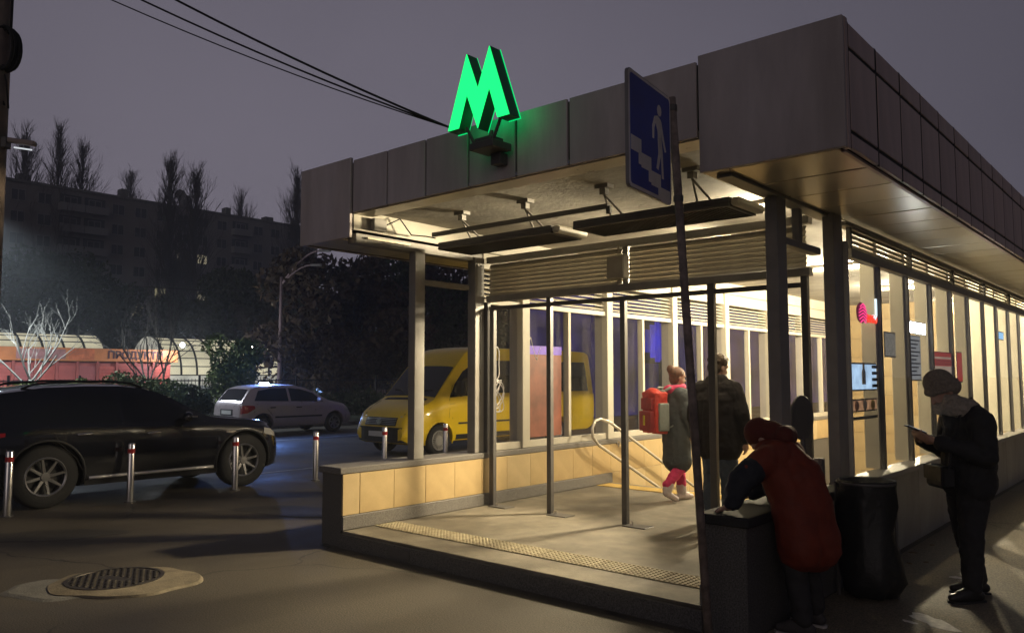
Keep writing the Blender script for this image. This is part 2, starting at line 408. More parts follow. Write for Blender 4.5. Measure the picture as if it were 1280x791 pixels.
for i in range(7):
    for j in range(14):
        q = random.randrange(3); loc = Vector((-6.58 + .567 * (i + .5), YF - .001 - random.uniform(0, .002), -2.8 + .45 * (j + .5))) - rloc(FW)
        if q in used3: copy_part(pr3[q], FW, loc)
        else: pr3[q].location = loc; used3.add(q)
P_('end_wall', MB().box(-6.9, -2.3, YE, YE + .2, -3.2, 3.41), M_GRAN)
P_('stair_landing', MB().box(-6.58, -2.61, 15.8, YF - .02, -2.95, -2.72), M_PLAT)

# columns
def column(name, x0, x1, y0, y1, z0, z1, m, label=None): return P_(name, MB().box(x0, x1, y0, y1, z0, z1), m, bevel=.006, label=label)
column('column', -6.71, -6.60, 5.92, 6.07, .783, 3.09, M_STEELP)
column('column', -2.52, -2.42, 5.88, 6.06, .783, 3.09, M_STEELP)
column('column', -6.73, -6.60, 6.89, 7.05, .783, 3.14, M_STEELP)
column('column', -2.47, -2.37, 6.98, 7.20, .0, 3.14, M_STEELP)
column('corner_post', -2.43, -2.345, 7.205, 7.265, .80, 2.90, M_CREAM)
# beams joining columns
for x0, x1 in ((-6.78, -6.64), (-2.54, -2.42)):
    P_('side_beam', MB().box(x0, x1, 5.12, 7.3, 3.095, 3.20), M_STEELP, bevel=.004)
    P_('side_rail', MB().box(x0 + .02, x1 - .02, 6.07, 6.85, 2.74, 2.80), M_STEELP, bevel=.004)
P_('side_mullion', MB().box(-2.53, -2.47, 6.45, 6.52, 2.805, 3.09), M_STEELP)

# entrance screen at Y = 7.1 : header, louvre, transom, door posts
DF = P_('door_frame', MB().box(-6.58, -2.62, 7.06, 7.15, 2.60, 2.675), M_STEELP, bevel=.004)
build('top_beam', MB().box(-6.58, -2.62, 7.06, 7.16, 3.075, 3.15), M_STEELP, DF, bevel=.004)
build('transom', MB().box(-6.55, -2.66, 7.08, 7.12, 2.50, 2.545), M_STEELD, DF, bevel=.003)
for i, (x, w_) in enumerate(((-6.60, .035), (-6.50, .035), (-5.62, .03), (-4.62, .03), (-3.60, .035), (-2.68, .03))):
    build('post', MB().box(x - w_, x + w_, 7.07, 7.13, .161, 2.60 if i in (0, 2, 4, 5) else 2.499), M_STEELD, DF, bevel=.004)
    if 0 < i < 5:
        build('floor_plate', MB().box(x + .03, x + .30, 6.98, 7.16, .161, .169), M_STEELD, DF, bevel=.003)
        build('hinge_pin', MB().lathe([(.02, 0), (.018, .035)], (x + .09, 7.07, .169), n=8), M_INOX, DF)
LV = P_('louvre_screen', MB().box(-4.62, -4.55, 7.09, 7.15, 2.677, 3.073), M_STEELP)
for x0, x1 in ((-6.55, -4.63), (-4.54, -2.66)):
    s0 = None
    for k in range(8):
        z = 2.70 + k * .0475
        if s0 is None:
            hx = (x1 - x0) / 2
            s0 = build('slat', MB().add([(-hx, -.022, -.027), (hx, -.022, -.027), (hx, .010, .027), (-hx, .010, .027), (-hx, -.027, -.020), (hx, -.027, -.020), (hx, .002, .031), (-hx, .002, .031)],
                       [(0, 1, 2, 3), (4, 7, 6, 5), (0, 4, 5, 1), (3, 2, 6, 7), (0, 3, 7, 4), (1, 5, 6, 2)]), M_LOUV, LV, world=False)
            s0.location = Vector(((x0 + x1) / 2, 7.11, z)) - rloc(LV)
        else: copy_part(s0, LV, Vector(((x0 + x1) / 2, 7.11, z)) - rloc(LV))

# left glazing on the parapet
PL_ = [7.85 + 1.93 * k for k in range(7)]
post0 = build('wall_post', MB().box(-.11, .12, -.075, .075, .783, 3.30), M_CREAM, PAV, world=False, bevel=.006, loc=(-6.72 + 4.5, PL_[0] - 4.94, 0))
for y in PL_[1:]: copy_part(post0, PAV, (-6.72 + 4.5, y - 4.94, 0))
fr0 = None
edges = [7.06] + PL_
for i in range(len(edges) - 1):
    y0, y1 = edges[i] + (.075 if i else 0), edges[i + 1] - .075
    if i in (0, 1):
        wdt = y1 - y0; yc = (y0 + y1) / 2; h = wdt / 2 - .003
        fr = build('window', MB().box(-.04, .05, -h, h, .783, .87), M_CREAM, PAV, world=False, bevel=.004); fr.location = (-6.68 + 4.5, yc - 4.94, 0)
        build('top_rail', MB().box(-.04, .05, -h, h, 2.585, 2.65), M_CREAM, fr, world=False, bevel=.004)
        build('header', MB().box(-.04, .05, -h, h, 3.02, 3.30), M_CREAM, fr, world=False, bevel=.004)
        if i: build('mullion', MB().box(-.04, .055, -.03, .03, .871, 2.584), M_CREAM, fr, world=False, bevel=.004)
        segs = [(-h, h)] if i == 0 else [(-h, -.031), (.031, h)]
        for a, c in segs:
            build('pane', MB().box(-.022, -.014, a + .001, c - .001, .871, 2.584), M_GLASS2, fr, world=False)
        sl = None
        for k in range(6):
            z = 2.69 + k * .056
            if sl is None:
                sl = build('slat', MB().add([(-.03, -h, .012), (.03, -h, -.02), (.03, h, -.02), (-.03, h, .012), (-.03, -h, .019), (.03, -h, -.013), (.03, h, -.013), (-.03, h, .019)],
                           [(0, 1, 2, 3), (4, 7, 6, 5), (0, 4, 5, 1), (3, 2, 6, 7), (0, 3, 7, 4), (1, 5, 6, 2)]), M_CREAM, fr, world=False, loc=(0, 0, z))
            else: copy_part(sl, fr, (0, 0, z))
        if i == 1: fr0 = fr
    else: copy_tree(fr0, (-6.68 + 4.5, (y0 + y1) / 2 - 4.94, 0), PAV)

# right glazing with deep fins, base panels, clerestory louvres
NR = 17; DY = .985; YR0 = 7.28
P_('sill', MB().box(-2.46, -2.24, 7.2, YE, .745, .80), M_STEELP, bevel=.006)
P_('head_rail', MB().box(-2.44, -2.36, 7.41, YE, 2.775, 2.86), M_STEELP, bevel=.004)
P_('top_rail', MB().box(-2.46, -2.36, 7.3, YE, 3.06, 3.094), M_STEELP)
fin0 = build('window_fin', MB().box(-.15, -.012, -.055, .055, .801, 3.05), mat('fin_paint', (.78, .72, .56), .4, vary=.04, scale=3), PAV, world=False, bevel=.004, loc=(-2.40 + 4.5, YR0 + DY - 4.94, 0))
mul0 = build('mullion', MB().box(-.011, .030, -.020, .020, .801, 2.774), M_STEELD, PAV, world=False, bevel=.003, loc=(-2.40 + 4.5, YR0 + DY - 4.94, 0))
pan0 = build('pane', MB().box(-.003, .003, .021, DY - .021, .801, 2.774), M_GLASS, PAV, world=False, loc=(-2.374 + 4.5, YR0 - 4.94, 0))
pan0.name = 'window_pane'
for k in range(2, NR + 1):
    copy_part(fin0, PAV, (2.10, YR0 + DY * k - 4.94, 0)); copy_part(mul0, PAV, (2.10, YR0 + DY * k - 4.94, 0))
for k in range(1, NR): copy_part(pan0, PAV, (-2.374 + 4.5, YR0 + DY * k - 4.94, 0))
bp0 = [build('base_panel', MB().box(-.02, .012, .003, DY - .003, -.05, .742), mm, PAV, world=False, bevel=.003) for mm in M_PANELG]
for i, o in enumerate(bp0): o.location = (-2.35 + 4.5, YR0 + DY * i - 4.94, 0)
for k in range(2, NR + 1): copy_part(random.choice(bp0), PAV, (-2.35 + 4.5 + random.uniform(-.002, .002), YR0 + DY * k - 4.94, 0))
P_('base_return', MB().box(-2.43, -2.33, 7.19, 7.279, 0, .742), M_PANELG[0])
P_('base_core', MB().box(-2.415, -2.375, 7.28, YE, -.1, .744), M_GRAN)
CL = P_('clerestory_louvre', MB().box(-2.42, -2.38, 7.45, 7.49, 2.861, 3.059), M_STEELD)
sl = None
for bay in range(9):
    y0 = 7.5 + bay * DY * 2; hh = DY - .03
    if y0 + 2 * hh > YE: break
    for k in range(4):
        loc = Vector((-2.40, y0 + hh, 2.89 + k * .047)) - rloc(CL)
        if sl is None:
            sl = build('slat', MB().add([(-.014, -hh, .020), (.012, -hh, -.022), (.012, hh, -.022), (-.014, hh, .020), (-.010, -hh, .024), (.016, -hh, -.018), (.016, hh, -.018), (-.010, hh, .024)],
                       [(0, 1, 2, 3), (4, 7, 6, 5), (0, 4, 5, 1), (3, 2, 6, 7), (0, 3, 7, 4), (1, 5, 6, 2)]), M_LOUV, CL, world=False, loc=loc)
        else: copy_part(sl, CL, loc)
    build('louvre_post', MB().box(-2.425, -2.375, y0 + 2 * hh + .005, y0 + 2 * hh + .05, 2.861, 3.059), M_STEELD, CL)

# roof
ROOF = P_('roof', MB().box(-7.38, -1.68, 5.10, YE + .4, 3.60, 3.90), M_CONC2, label='flat roof slab behind the fascia panels')
P_('ceiling', MB().box(-6.58, -2.60, 5.27, YE + .1, 3.42, 3.46), M_CEIL)
P_('ceiling_edge', MB().box(-6.56, -2.62, 5.035, 5.268, 3.375, 3.44), M_SOFF[1], bevel=.003)
xs = [-6.565, -6.01, -5.45, -4.885, -4.32, -3.765, -3.185, -2.615]
for i in range(7):
    P_('fascia_panel', MB().box(xs[i] + .012, xs[i + 1] - .012, 5.0 + random.uniform(0, .006), 5.03, 3.385, 3.935), random.choice(M_FASC), bevel=.004)
    if i: P_('panel_clip', MB().box(xs[i] - .008, xs[i] + .008, 5.006, 5.02, 3.40, 3.425), M_INOX)
P_('corner_panel', MB().box(-7.46, -6.575, 4.985, 5.02, 3.13, 3.965), M_FASC[1], bevel=.004)
P_('corner_panel', MB().box(-2.60, -1.602, 4.985, 5.02, 3.12, 3.965), M_FASC[2], bevel=.004)
# right hand side fascia: three rows of panels
def grid_panels(x0, x1, rows, y0, pitch, n, mats_, name, skip=0):
    for (za, zb) in rows:
        pr_ = []
        for k in range(n):
            ya = y0 + pitch * k
            loc = Vector(((x0 + x1) / 2 + random.uniform(-.0015, .0015), ya + pitch / 2, (za + zb) / 2)) - rloc(PAV)
            q = random.randrange(len(mats_))
            hit = [o for o, qq in pr_ if qq == q]
            if hit: copy_part(hit[0], PAV, loc)
            else: pr_.append((build(name, MB().box(-(x1 - x0) / 2, (x1 - x0) / 2, -pitch / 2 + .019, pitch / 2 - .019, -(zb - za) / 2 + .011, (zb - za) / 2 - .011), mats_[q], PAV, world=False, bevel=.003, loc=loc), q))
P_('corner_trim', MB().box(-1.64, -1.598, 5.022, 5.07, 3.12, 3.965), M_FSIDE[0], bevel=.003)
grid_panels(-1.63, -1.60, ((3.12, 3.235), (3.24, 3.775), (3.78, 3.955)), 5.075, .572, 35, M_FSIDE, 'fascia_panel')
g0 = build('joint_gasket', MB().box(-.002, .002, -.0185, .0185, 3.125, 3.95), M_BLACK, PAV, world=False, loc=(-1.6045 + 4.5, 5.075 - 4.94, 0))
for k in range(1, 35): copy_part(g0, PAV, (-1.6045 + 4.5, 5.075 + .572 * k - 4.94, 0))
for z in (3.2375, 3.7775): P_('joint_gasket', MB().box(-1.6125, -1.608, 5.08, YE, z - .013, z + .013), M_BLACK)
P_('fascia_backing', MB().box(-1.66, -1.64, 5.03, YE + .3, 3.13, 3.94), M_BLACK)
P_('fascia_backing', MB().box(-7.43, -7.41, 5.03, YE + .3, 3.14, 3.94), M_STEELD)
P_('fascia_backing', MB().box(-6.6, -2.58, 5.035, 5.06, 3.45, 3.92), M_BLACK)
P_('fascia_strip', MB().box(-7.46, -7.435, 5.022, YE + .3, 3.13, 3.96), M_FASC[0])
# overhang soffits (panels) and their inner faces
def soffit(xa, xb, z):
    made = {}
    for k in range(35):
        q = random.randrange(2); y = 5.03 + .572 * (k + .5)
        loc = Vector(((xa + xb) / 2, y, z + random.uniform(-.003, .0))) - rloc(PAV)
        if q in made: copy_part(made[q], PAV, loc)
        else: made[q] = build('soffit_panel', MB().box(-(xb - xa) / 2, (xb - xa) / 2, -.278, .278, 0, .02), M_SOFF[q], PAV, world=False, bevel=.004, loc=loc)
soffit(-2.40, -1.665, 3.122); soffit(-7.405, -6.83, 3.145)
P_('inner_fascia', MB().box(-6.60, -6.575, 5.04, YE, 3.215, 3.418), M_CREAM)
P_('inner_fascia', MB().box(-2.605, -2.58, 5.04, YE, 3.215, 3.418), M_CREAM)
P_('soffit_edge', MB().box(-2.60, -2.575, 5.04, 5.84, 3.125, 3.213), M_CREAM)
P_('soffit_front', MB().box(-2.598, -2.405, 5.03, 7.25, 3.124, 3.144), M_SOFF[0])
P_('soffit_trim', MB().box(-1.662, -1.634, 5.075, YE, 3.112, 3.128), M_FSIDE[0])
P_('soffit_backing', MB().box(-2.40, -1.665, 5.04, YE, 3.1275, 3.1285), M_BLACK)
P_('soffit_front', MB().box(-6.825, -6.605, 5.25, 5.85, 3.147, 3.167), M_SOFF[1])
P_('junction_box', MB().box(-6.573, -6.50, 5.25, 5.42, 3.23, 3.36), M_STEELP, bevel=.005)
cable_v = [(-6.54, 5.42, 3.30), (-6.5, 5.6, 3.40), (-6.48, 5.75, 3.24), (-6.46, 5.95, 3.25), (-6.38, 6.02, 3.23)]
P_('cable', MB().tube(cable_v, .008, 6), M_BLACK)

# interior light fittings: a tube under a tray, each with its own lamp
M_TUBE = glow('fluorescent_tube', (1.0, .86, .58), 9)
def tube_light(x, y, power, label):
    t = root('ceiling_light', (x, y, 3.42), label, 'ceiling light', 'tube lights under the pavilion ceiling')
    build('tray', MB().box(x - .6, x + .6, y - .07, y + .07, 3.375, 3.419), M_CREAM, t, bevel=.004)
    build('tube', MB().lathe([(.016, -.56), (.016, .56)], (x, y, 3.345), 'x', 8), M_TUBE, t)
    l = bpy.data.lights.new('tube_lamp', 'POINT'); l.energy = power; l.color = (1.0, .84, .56); l.shadow_soft_size = .06
    o = bpy.data.objects.new('tube_lamp', l); COL.objects.link(o); o.parent = t; o.location = (0, 0, -.19)
    return t
tube_light(-4.3, 9.1, 400, 'tube light nearest the entrance under the pavilion ceiling')
for y, lab in ((12.4, 'second tube light from the entrance, over the top of the stairs'), (16.0, 'third tube light from the entrance, over the middle of the stairs'), (20.0, 'farthest tube light, over the foot of the stairs')):
    tube_light(-4.0, y, 950, lab)
tube_light(-3.35, 7.42, 75, 'short tube light close behind the right end of the entrance louvre')

fld = root('fill_light', (-4.2, 9.0, 3.42), 'small floodlight added under the ceiling inside the entrance to brighten the front floor and ground', 'fill_light')  # added lamp in a made-up housing, brightens platform front and ground outside
build('housing', MB().box(-4.32, -4.08, 9.0, 9.1, 3.12, 3.30).box(-4.22, -4.18, 9.04, 9.06, 3.301, 3.419), M_STEELD, fld, bevel=.005)
build('lens', MB().box(-4.30, -4.10, 8.992, 8.999, 3.14, 3.28), glow('fill_lens', (1, .85, .55), 8), fld)
l = bpy.data.lights.new('fill_lamp', 'SPOT'); l.energy = 2500; l.color = (1.0, .82, .52); l.spot_size = R(74); l.spot_blend = .5; l.shadow_soft_size = .17
o = bpy.data.objects.new('fill_lamp', l); COL.objects.link(o); o.parent = fld; o.location = (0, -.03, -.21)
o.rotation_euler = Vector((-2.0, -5.2, -2.5)).to_track_quat('-Z', 'Y').to_euler()

# handrail on the left wall of the stairs
HR = root('handrail', (-6.4, 9.05, .16), 'stainless handrail with two sloping bars beside the stair wall', 'handrail')
def rail_pts(z0):
    sl_ = .15 / .32
    return z0 - sl_ * 8
build('bar', MB().tube([(-6.42, 9.55, 1.02), (-6.42, 9.25, 1.10), (-6.42, 9.12, 1.08), (-6.42, 9.05, .98), (-6.42, 9.06, .86), (-6.42, 9.2, .74), (-6.42, 13.0, -1.04)], .022, 8), M_RAIL, HR, smooth=True)
build('bar', MB().tube([(-6.42, 9.25, 1.10), (-6.42, 9.45, 1.06), (-6.42, 13.0, -.62)], .022, 8), M_RAIL, HR, smooth=True)
for y in (9.9, 11.3, 12.7):
    z = 1.06 - (y - 9.45) * .473
    build('bracket', MB().tube([(-6.56, y, z - .14), (-6.42, y, z - .14), (-6.42, y, z - .01)], .011, 6).lathe([(.04, 0), (.04, .012)], (-6.563, y, z - .14), 'x', 10), M_INOX, HR)

# heaters hung under the canopy, conduit bar, alarm box
M_GRILLE = mat('heater_grille', (.06, .055, .05), .5, metal=.5, vary=.1)
def heater(x0, x1, hang, label):
    h = root('air_heater', ((x0 + x1) / 2, 6.2, 3.08), label, 'heater', 'long heaters hung under the canopy')
    build('housing', MB().box(x0, x1, 5.98, 6.5, 3.115, 3.165).box(x0, x1, 5.975, 6.005, 3.085, 3.114).box(x0, x1, 6.475, 6.505, 3.085, 3.114)
          .box(x0, x0 + .03, 6.006, 6.474, 3.085, 3.114).box(x1 - .03, x1, 6.006, 6.474, 3.085, 3.114), M_STEELD, h, bevel=.004)
    build('end_cap', MB().box(x1 + .001, x1 + .09, 5.99, 6.49, 3.09, 3.16), M_CREAM, h, bevel=.02)
    b = MB(); n = int((x1 - x0) / .035)
    for k in range(n): b.box(x0 + .035 + k * .035, x0 + .05 + k * .035, 6.007, 6.473, 3.09, 3.113)
    build('grille', b, M_GRILLE, h)
    for hx in hang:
        build('hanger', MB().box(hx - .07, hx + .07, 5.80, 5.90, 3.385, 3.419).box(hx - .03, hx + .03, 5.82, 5.88, 3.33, 3.384)
              .tube([(hx, 5.85, 3.33), (hx - .06, 6.05, 3.165)], .010, 6).tube([(hx, 5.85, 3.33), (hx + .07, 6.05, 3.165)], .010, 6), M_STEELP, h)
    return h
heater(-6.30, -4.72, (-5.80, -4.93), 'left hanging heater above the entrance, its end cap lit cream')
heater(-4.45, -2.86, (-4.00, -3.12), 'right hanging heater above the entrance beside the road sign')
pb = build('conduit_bar', MB().obox((-5.17, 5.93, 3.245), (1.16, 0, -.004), (0, .018, 0), (0, 0, .022)).box(-4.03, -3.99, 5.92, 5.95, 3.17, 3.242), M_STEELD)
tag(pb, 'thin dark bar running level under the canopy ceiling', 'bar')
ab = root('alarm_box', (-4.62, 7.02, 2.8), 'small grey box fixed to the middle of the entrance louvre', 'alarm box')
build('case', MB().box(-4.73, -4.51, 6.94, 7.055, 2.72, 2.97), M_LOUV, ab, bevel=.012)
build('conduit', MB().tube([(-4.61, 7.0, 2.97), (-4.61, 7.0, 3.08)], .012, 6).tube([(-4.61, 7.0, 2.72), (-4.61, 7.0, 2.66)], .018, 6), M_LOUV, ab)

# poster, graffiti and the like on the left panes
def flat_on_left(name, y0, y1, z0, z1, m, label, cat, x=-6.655):
    o = build(name, MB().box(x - .002, x + .002, y0, y1, z0, z1), m); tag(o, label, cat); return o
pst = root('notice_poster', (-6.66, 8.25, .9), 'faded red poster with a violet top band on the left glazing', 'poster')
M_PRED = mat('faded_red_print', (.24, .075, .045), .5, vary=.3, scale=3, stain=.4)
M_PVIO = mat('violet_print', (.16, .08, .62), .5, vary=.15, scale=5)
build('sheet', MB().box(-6.690, -6.686, 7.98, 8.70, .90, 1.98), M_PRED, pst)
build('top_band', MB().box(-6.685, -6.682, 7.98, 8.70, 1.985, 2.10), M_PVIO, pst)
M_GRAF = mat('white_marker', (.75, .72, .72), .6, vary=.1)
def scribble(pts, name, label):
    o = build(name, MB().tube([(-6.685 - .0, y, z) for y, z in pts], .007, 4), M_GRAF); tag(o, label, 'graffiti', 'white scrawls on the left panes'); return o
sc = [(7.33 + .10 * math.sin(t * 1.0) * (1 + .2 * math.sin(3 * t)), 1.86 + .22 * math.cos(t)) for t in np.linspace(0, 6.2, 24)]
sc += [(7.35 + .16 * math.sin(t * 2.3) * math.cos(t * .31), 1.45 + .2 * math.cos(t * 1.7)) for t in np.linspace(0, 22, 110)]
scribble(sc, 'graffiti', 'tangled white scrawl on the first pane left of the entrance')
scribble([(7.98 + .02 * k + .012 * math.sin(k), 2.12 + .12 * math.sin(k * .55) - .01 * k) for k in range(14)], 'graffiti', 'small white squiggle above the red poster')

# ================================================================== SIGNS
M_GREEN = glow('green_sign_light', (0.012, 1.0, .20), 1.4)
M_GSIDE = mat('green_sign_side', (.015, .22, .09), .45, vary=.1)
M_GHALO = glow('green_back_light', (0.0, .9, .22), .9)
MS = root('metro_letter_sign', (-4.464, 4.75, 3.6), 'glowing green letter M sign mounted on the front edge of the roof', 'sign')
mo = [(-.355, 3.80), (-.133, 4.432), (0, 4.10), (.133, 4.432), (.355, 3.80), (.225, 3.80), (.13, 4.075), (0, 3.755), (-.13, 4.075), (-.225, 3.80)]
mfn = lambda u, v, w: (-4.464 + u, w, v)
def m_tris(): return [(0, 1, 8, 9), (1, 2, 7, 8), (2, 3, 6, 7), (3, 4, 5, 6)]
def m_solid(y0, y1, grow=0.0, dz=0.0):
    b = MB(); n = len(mo)
    pts = [(u * (1 + grow), 4.09 + (v - 4.09) * (1 + grow)) for u, v in mo]
    vs_ = [mfn(u, v, y0) for u, v in pts] + [mfn(u, v, y1) for u, v in pts]
    fs = [q for q in m_tris()] + [tuple(n + i for i in reversed(q)) for q in m_tris()] + [(i, (i + 1) % n, n + (i + 1) % n, n + i) for i in range(n)]
    return b.add(vs_, fs)
build('letter_body', m_solid(4.686, 4.81), M_GSIDE, MS)
build('letter_face', m_solid(4.678, 4.685, -.012), M_GREEN, MS)
build('back_light', m_solid(4.812, 4.818, .02), M_GHALO, MS)
build('bracket', MB().box(-4.60, -4.33, 4.72, 4.96, 3.60, 3.66).box(-4.56, -4.37, 4.74, 4.90, 3.661, 3.70)
      .tube([(-4.56, 4.76, 3.64), (-4.66, 4.75, 3.82)], .016, 6).tube([(-4.37, 4.76, 3.64), (-4.27, 4.75, 3.82)], .016, 6)
      .tube([(-4.464, 4.85, 3.66), (-4.464, 4.85, 3.78)], .02, 6).box(-4.52, -4.41, 4.90, 4.998, 3.50, 3.599), M_STEELD, MS, bevel=.004)
gl = bpy.data.lights.new('letter_lamp', 'POINT'); gl.energy = .8; gl.color = (0, 1, .25); gl.shadow_soft_size = .15
go = bpy.data.objects.new('letter_lamp', gl); COL.objects.link(go); go.parent = MS; go.location = (0, .14, .35)

# road sign: underpass for pedestrians
p1 = Vector((.666, 4.45, 0)); p2 = Vector((1.035, 5.0, 0))
rs_c = CAM_O * 0
def cam_xy(v):                                   # side/forward offsets from the photographer -> world
    f = Vector((-math.sin(R(41.1)), math.cos(R(41.1)), 0)); r_ = Vector((math.cos(R(41.1)), math.sin(R(41.1)), 0))
    return r_ * v[0] + f * v[1]
A = cam_xy((.663, 4.42)); B = cam_xy((1.012, 4.95))
U = (B - A).normalized(); Wd_ = (B - A).length; N = U.cross(Vector((0, 0, 1))).normalized()
if N.dot(-A) < 0: N = -N
ZB, ZT = 2.775, 3.475
RS = root('road_sign', (B.x, B.y, 0), 'blue square pedestrian underpass sign on a rusty leaning pole', 'road sign')
def sfn(u, v, w): p = A + U * (u * Wd_) + N * w; return (p.x, p.y, ZB + v * (ZT - ZB))
M_SBLUE = mat('sign_blue', (.02, .055, .42), .35, vary=.12, scale=6, stain=.2)
M_SWHITE = mat('sign_white', (.78, .74, .74), .4, vary=.08, scale=6, stain=.15)
M_SBACK = mat('sign_back', (.25, .24, .24), .5, metal=.4, vary=.1)
M_RUST = mat('rusty_pole', (.26, .205, .18), .7, vary=.35, scale=14, bump=.3, bscale=50, stain=.4)
def rrect(m_, r_):
    pts = []
    for cx, cy, a0 in ((1 - m_ - r_, 1 - m_ - r_, 0), (m_ + r_, 1 - m_ - r_, 90), (m_ + r_, m_ + r_, 180), (1 - m_ - r_, m_ + r_, 270)):
        for k in range(4):
            a = R(a0 + k * 30); pts.append((cx + r_ * math.cos(a), cy + r_ * math.sin(a)))
    return pts
build('plate', MB().prism(rrect(0, .05), -.02, 0, sfn), M_SBACK, RS)
build('border', MB().prism(rrect(.006, .045), .0005, .002, sfn), M_SWHITE, RS)
build('blue_field', MB().prism(rrect(.035, .035), .0025, .0035, sfn), M_SBLUE, RS)
pic = MB()
def blob(poly): pic.prism(poly, .004, .0055, sfn)
def disc(cu_, cv_, r_): blob([(cu_ + r_ * math.cos(t), cv_ + r_ * math.sin(t)) for t in np.linspace(0, 2 * math.pi, 11)[:-1]])
# stairs going down to the right
for k in range(4):
    u0 = .04 + .225 * k; v0 = .44 - .108 * k
    blob([(u0, v0 - .125), (u0 + .225, v0 - .125), (u0 + .225, v0), (u0, v0)])
    if k < 3: blob([(u0 + .165, v0 - .215), (u0 + .224, v0 - .215), (u0 + .224, v0 - .126), (u0 + .165, v0 - .126)])
# walking figure
disc(.70, .80, .052)
blob([(.58, .725), (.66, .745), (.735, .72), (.745, .55), (.66, .535), (.655, .60)])
blob([(.58, .725), (.63, .70), (.575, .62), (.565, .52), (.525, .52), (.525, .63)])
blob([(.715, .70), (.745, .71), (.81, .56), (.86, .46), (.825, .45), (.765, .55)])
blob([(.655, .55), (.735, .55), (.725, .40), (.66, .26), (.615, .27), (.665, .41)])
blob([(.69, .55), (.745, .56), (.77, .42), (.79, .20), (.745, .20), (.725, .41)])
build('pictogram', pic, M_SWHITE, RS)
pb_ = MB().tube([tuple(cam_xy((1.222, 5.03))) , tuple(Vector((cam_xy((1.030, 4.99)).x, cam_xy((1.030, 4.99)).y, 3.49)))],   .027, 12)
build('pole', pb_, M_RUST, RS, smooth=True)
pt_ = lambda z: cam_xy((1.222 + (1.030 - 1.222) * z / 3.49, 5.03 + (4.99 - 5.03) * z / 3.49)) + Vector((0, 0, z))
for z in (2.83, 3.42):
    q = pt_(z); build('clamp', MB().lathe([(.032, -.02), (.032, .02)], tuple(q), n=12), M_STEELD, RS)

# round dark disc on a short stand, on the parapet end
rd = root('round_disc_stand', (-2.45, 6.40, .782), 'dark oval disc on a short bracketed post beside the entrance column', 'stand')
nd = Vector((.985, -.17, 0)).normalized(); td = Vector((nd.y, -nd.x, 0))
vs_d = []
db = MB()
def dfn(u, v, w): p = Vector((-2.47, 6.40, 1.365)) + td * u + Vector((0, 0, v)) + nd * w; return tuple(p)
db.prism([(.165 * math.cos(t), .18 * math.sin(t)) for t in np.linspace(0, 2 * math.pi, 25)[:-1]], -.012, .012, dfn)
build('disc', db, M_STEELD, rd, bevel=.005)
build('post', MB().tube([(-2.45, 6.40, .783), (-2.46, 6.40, 1.0), (-2.47, 6.40, 1.22)], .02, 8).box(-2.50, -2.40, 6.36, 6.44, .783, .80), M_STEELD, rd)
build('clamp', MB().box(-2.47, -2.36, 6.44, 6.52, .98, 1.03).box(-2.40, -2.34, 6.45, 6.53, .81, 1.04), M_RUST, rd, bevel=.006)

# ================================================================== STREET FURNITURE
bo = root('bollard', (-11.06, 3.33, 0), 'steel bollard with red band beside the rear wheel of the dark car', 'bollard', 'steel bollards along the pavement edge')
build('post', MB().lathe([(.046, 0), (.046, .775), (.040, .79), (.0, .795)], (-11.06, 3.33, 0), n=14, cap=False), M_INOX, bo, smooth=True)
build('red_band', MB().lathe([(.0475, .655), (.0475, .715)], (-11.06, 3.33, 0), n=14, cap=False), M_RED, bo)
build('base_collar', MB().lathe([(.075, 0), (.07, .012), (.048, .014)], (-11.06, 3.33, 0), n=14, cap=False), M_STEELD, bo)
for y, lab in ((4.80, 'steel bollard with red band before the doors of the dark car'),
               (6.33, 'steel bollard with red band before the front wheel of the dark car'),
               (7.77, 'steel bollard with red band standing alone between the dark car and the entrance'),
               (9.23, 'steel bollard with red band before the grille of the yellow van'),
               (10.72, 'steel bollard with red band before the front wheel of the yellow van')):
    o = copy_tree(bo, (-11.06 + random.uniform(-.02, .02), y, 0)); o['label'] = lab

mh = root('manhole_cover', (-6.90, 2.895, 0), 'round cast iron manhole cover set in a pale concrete collar', 'manhole')
def collar(cx, cy, a, b_, z0, z1, ang, seed, n=40, amp=.05):
    rr = random.Random(seed); ph = [rr.uniform(0, 6) for _ in range(4)]
    o_, i_ = [], []
    for k in range(n):
        t = 2 * math.pi * k / n; f = 1 + amp * math.sin(2 * t + ph[0]) + amp * .6 * math.sin(5 * t + ph[1]) + amp * .3 * math.sin(9 * t + ph[2])
        x, y = a * f * math.cos(t), b_ * f * math.sin(t)
        o_.append((cx + x * math.cos(ang) - y * math.sin(ang), cy + x * math.sin(ang) + y * math.cos(ang)))
    return o_
co = collar(-6.78, 2.93, .56, .50, 0, 0, R(41), 4, n=64, amp=.07)
b = MB(); n = len(co)
inn = [(-6.90 + .375 * math.cos(2 * math.pi * k / n + R(41)), 2.895 + .375 * math.sin(2 * math.pi * k / n + R(41))) for k in range(n)]
b.add([(x, y, .001) for x, y in co] + [(x * .93 + inn[k][0] * .07, y * .93 + inn[k][1] * .07, .018) for k, (x, y) in enumerate(co)] + [(x, y, .03) for x, y in inn],
      [(k, (k + 1) % n, n + (k + 1) % n, n + k) for k in range(n)] + [(n + k, n + (k + 1) % n, 2 * n + (k + 1) % n, 2 * n + k) for k in range(n)])
build('collar', b, M_CONC, mh)
build('ring', MB().lathe([(.376, .0), (.376, .034), (.345, .034), (.343, .026)], (-6.90, 2.895, 0), n=40, cap=False), M_IRON, mh)
build('lid', MB().lathe([(.343, .0), (.341, .028), (.0, .029)], (-6.90, 2.895, 0), n=40, cap=False), M_IRON, mh)
b = MB()
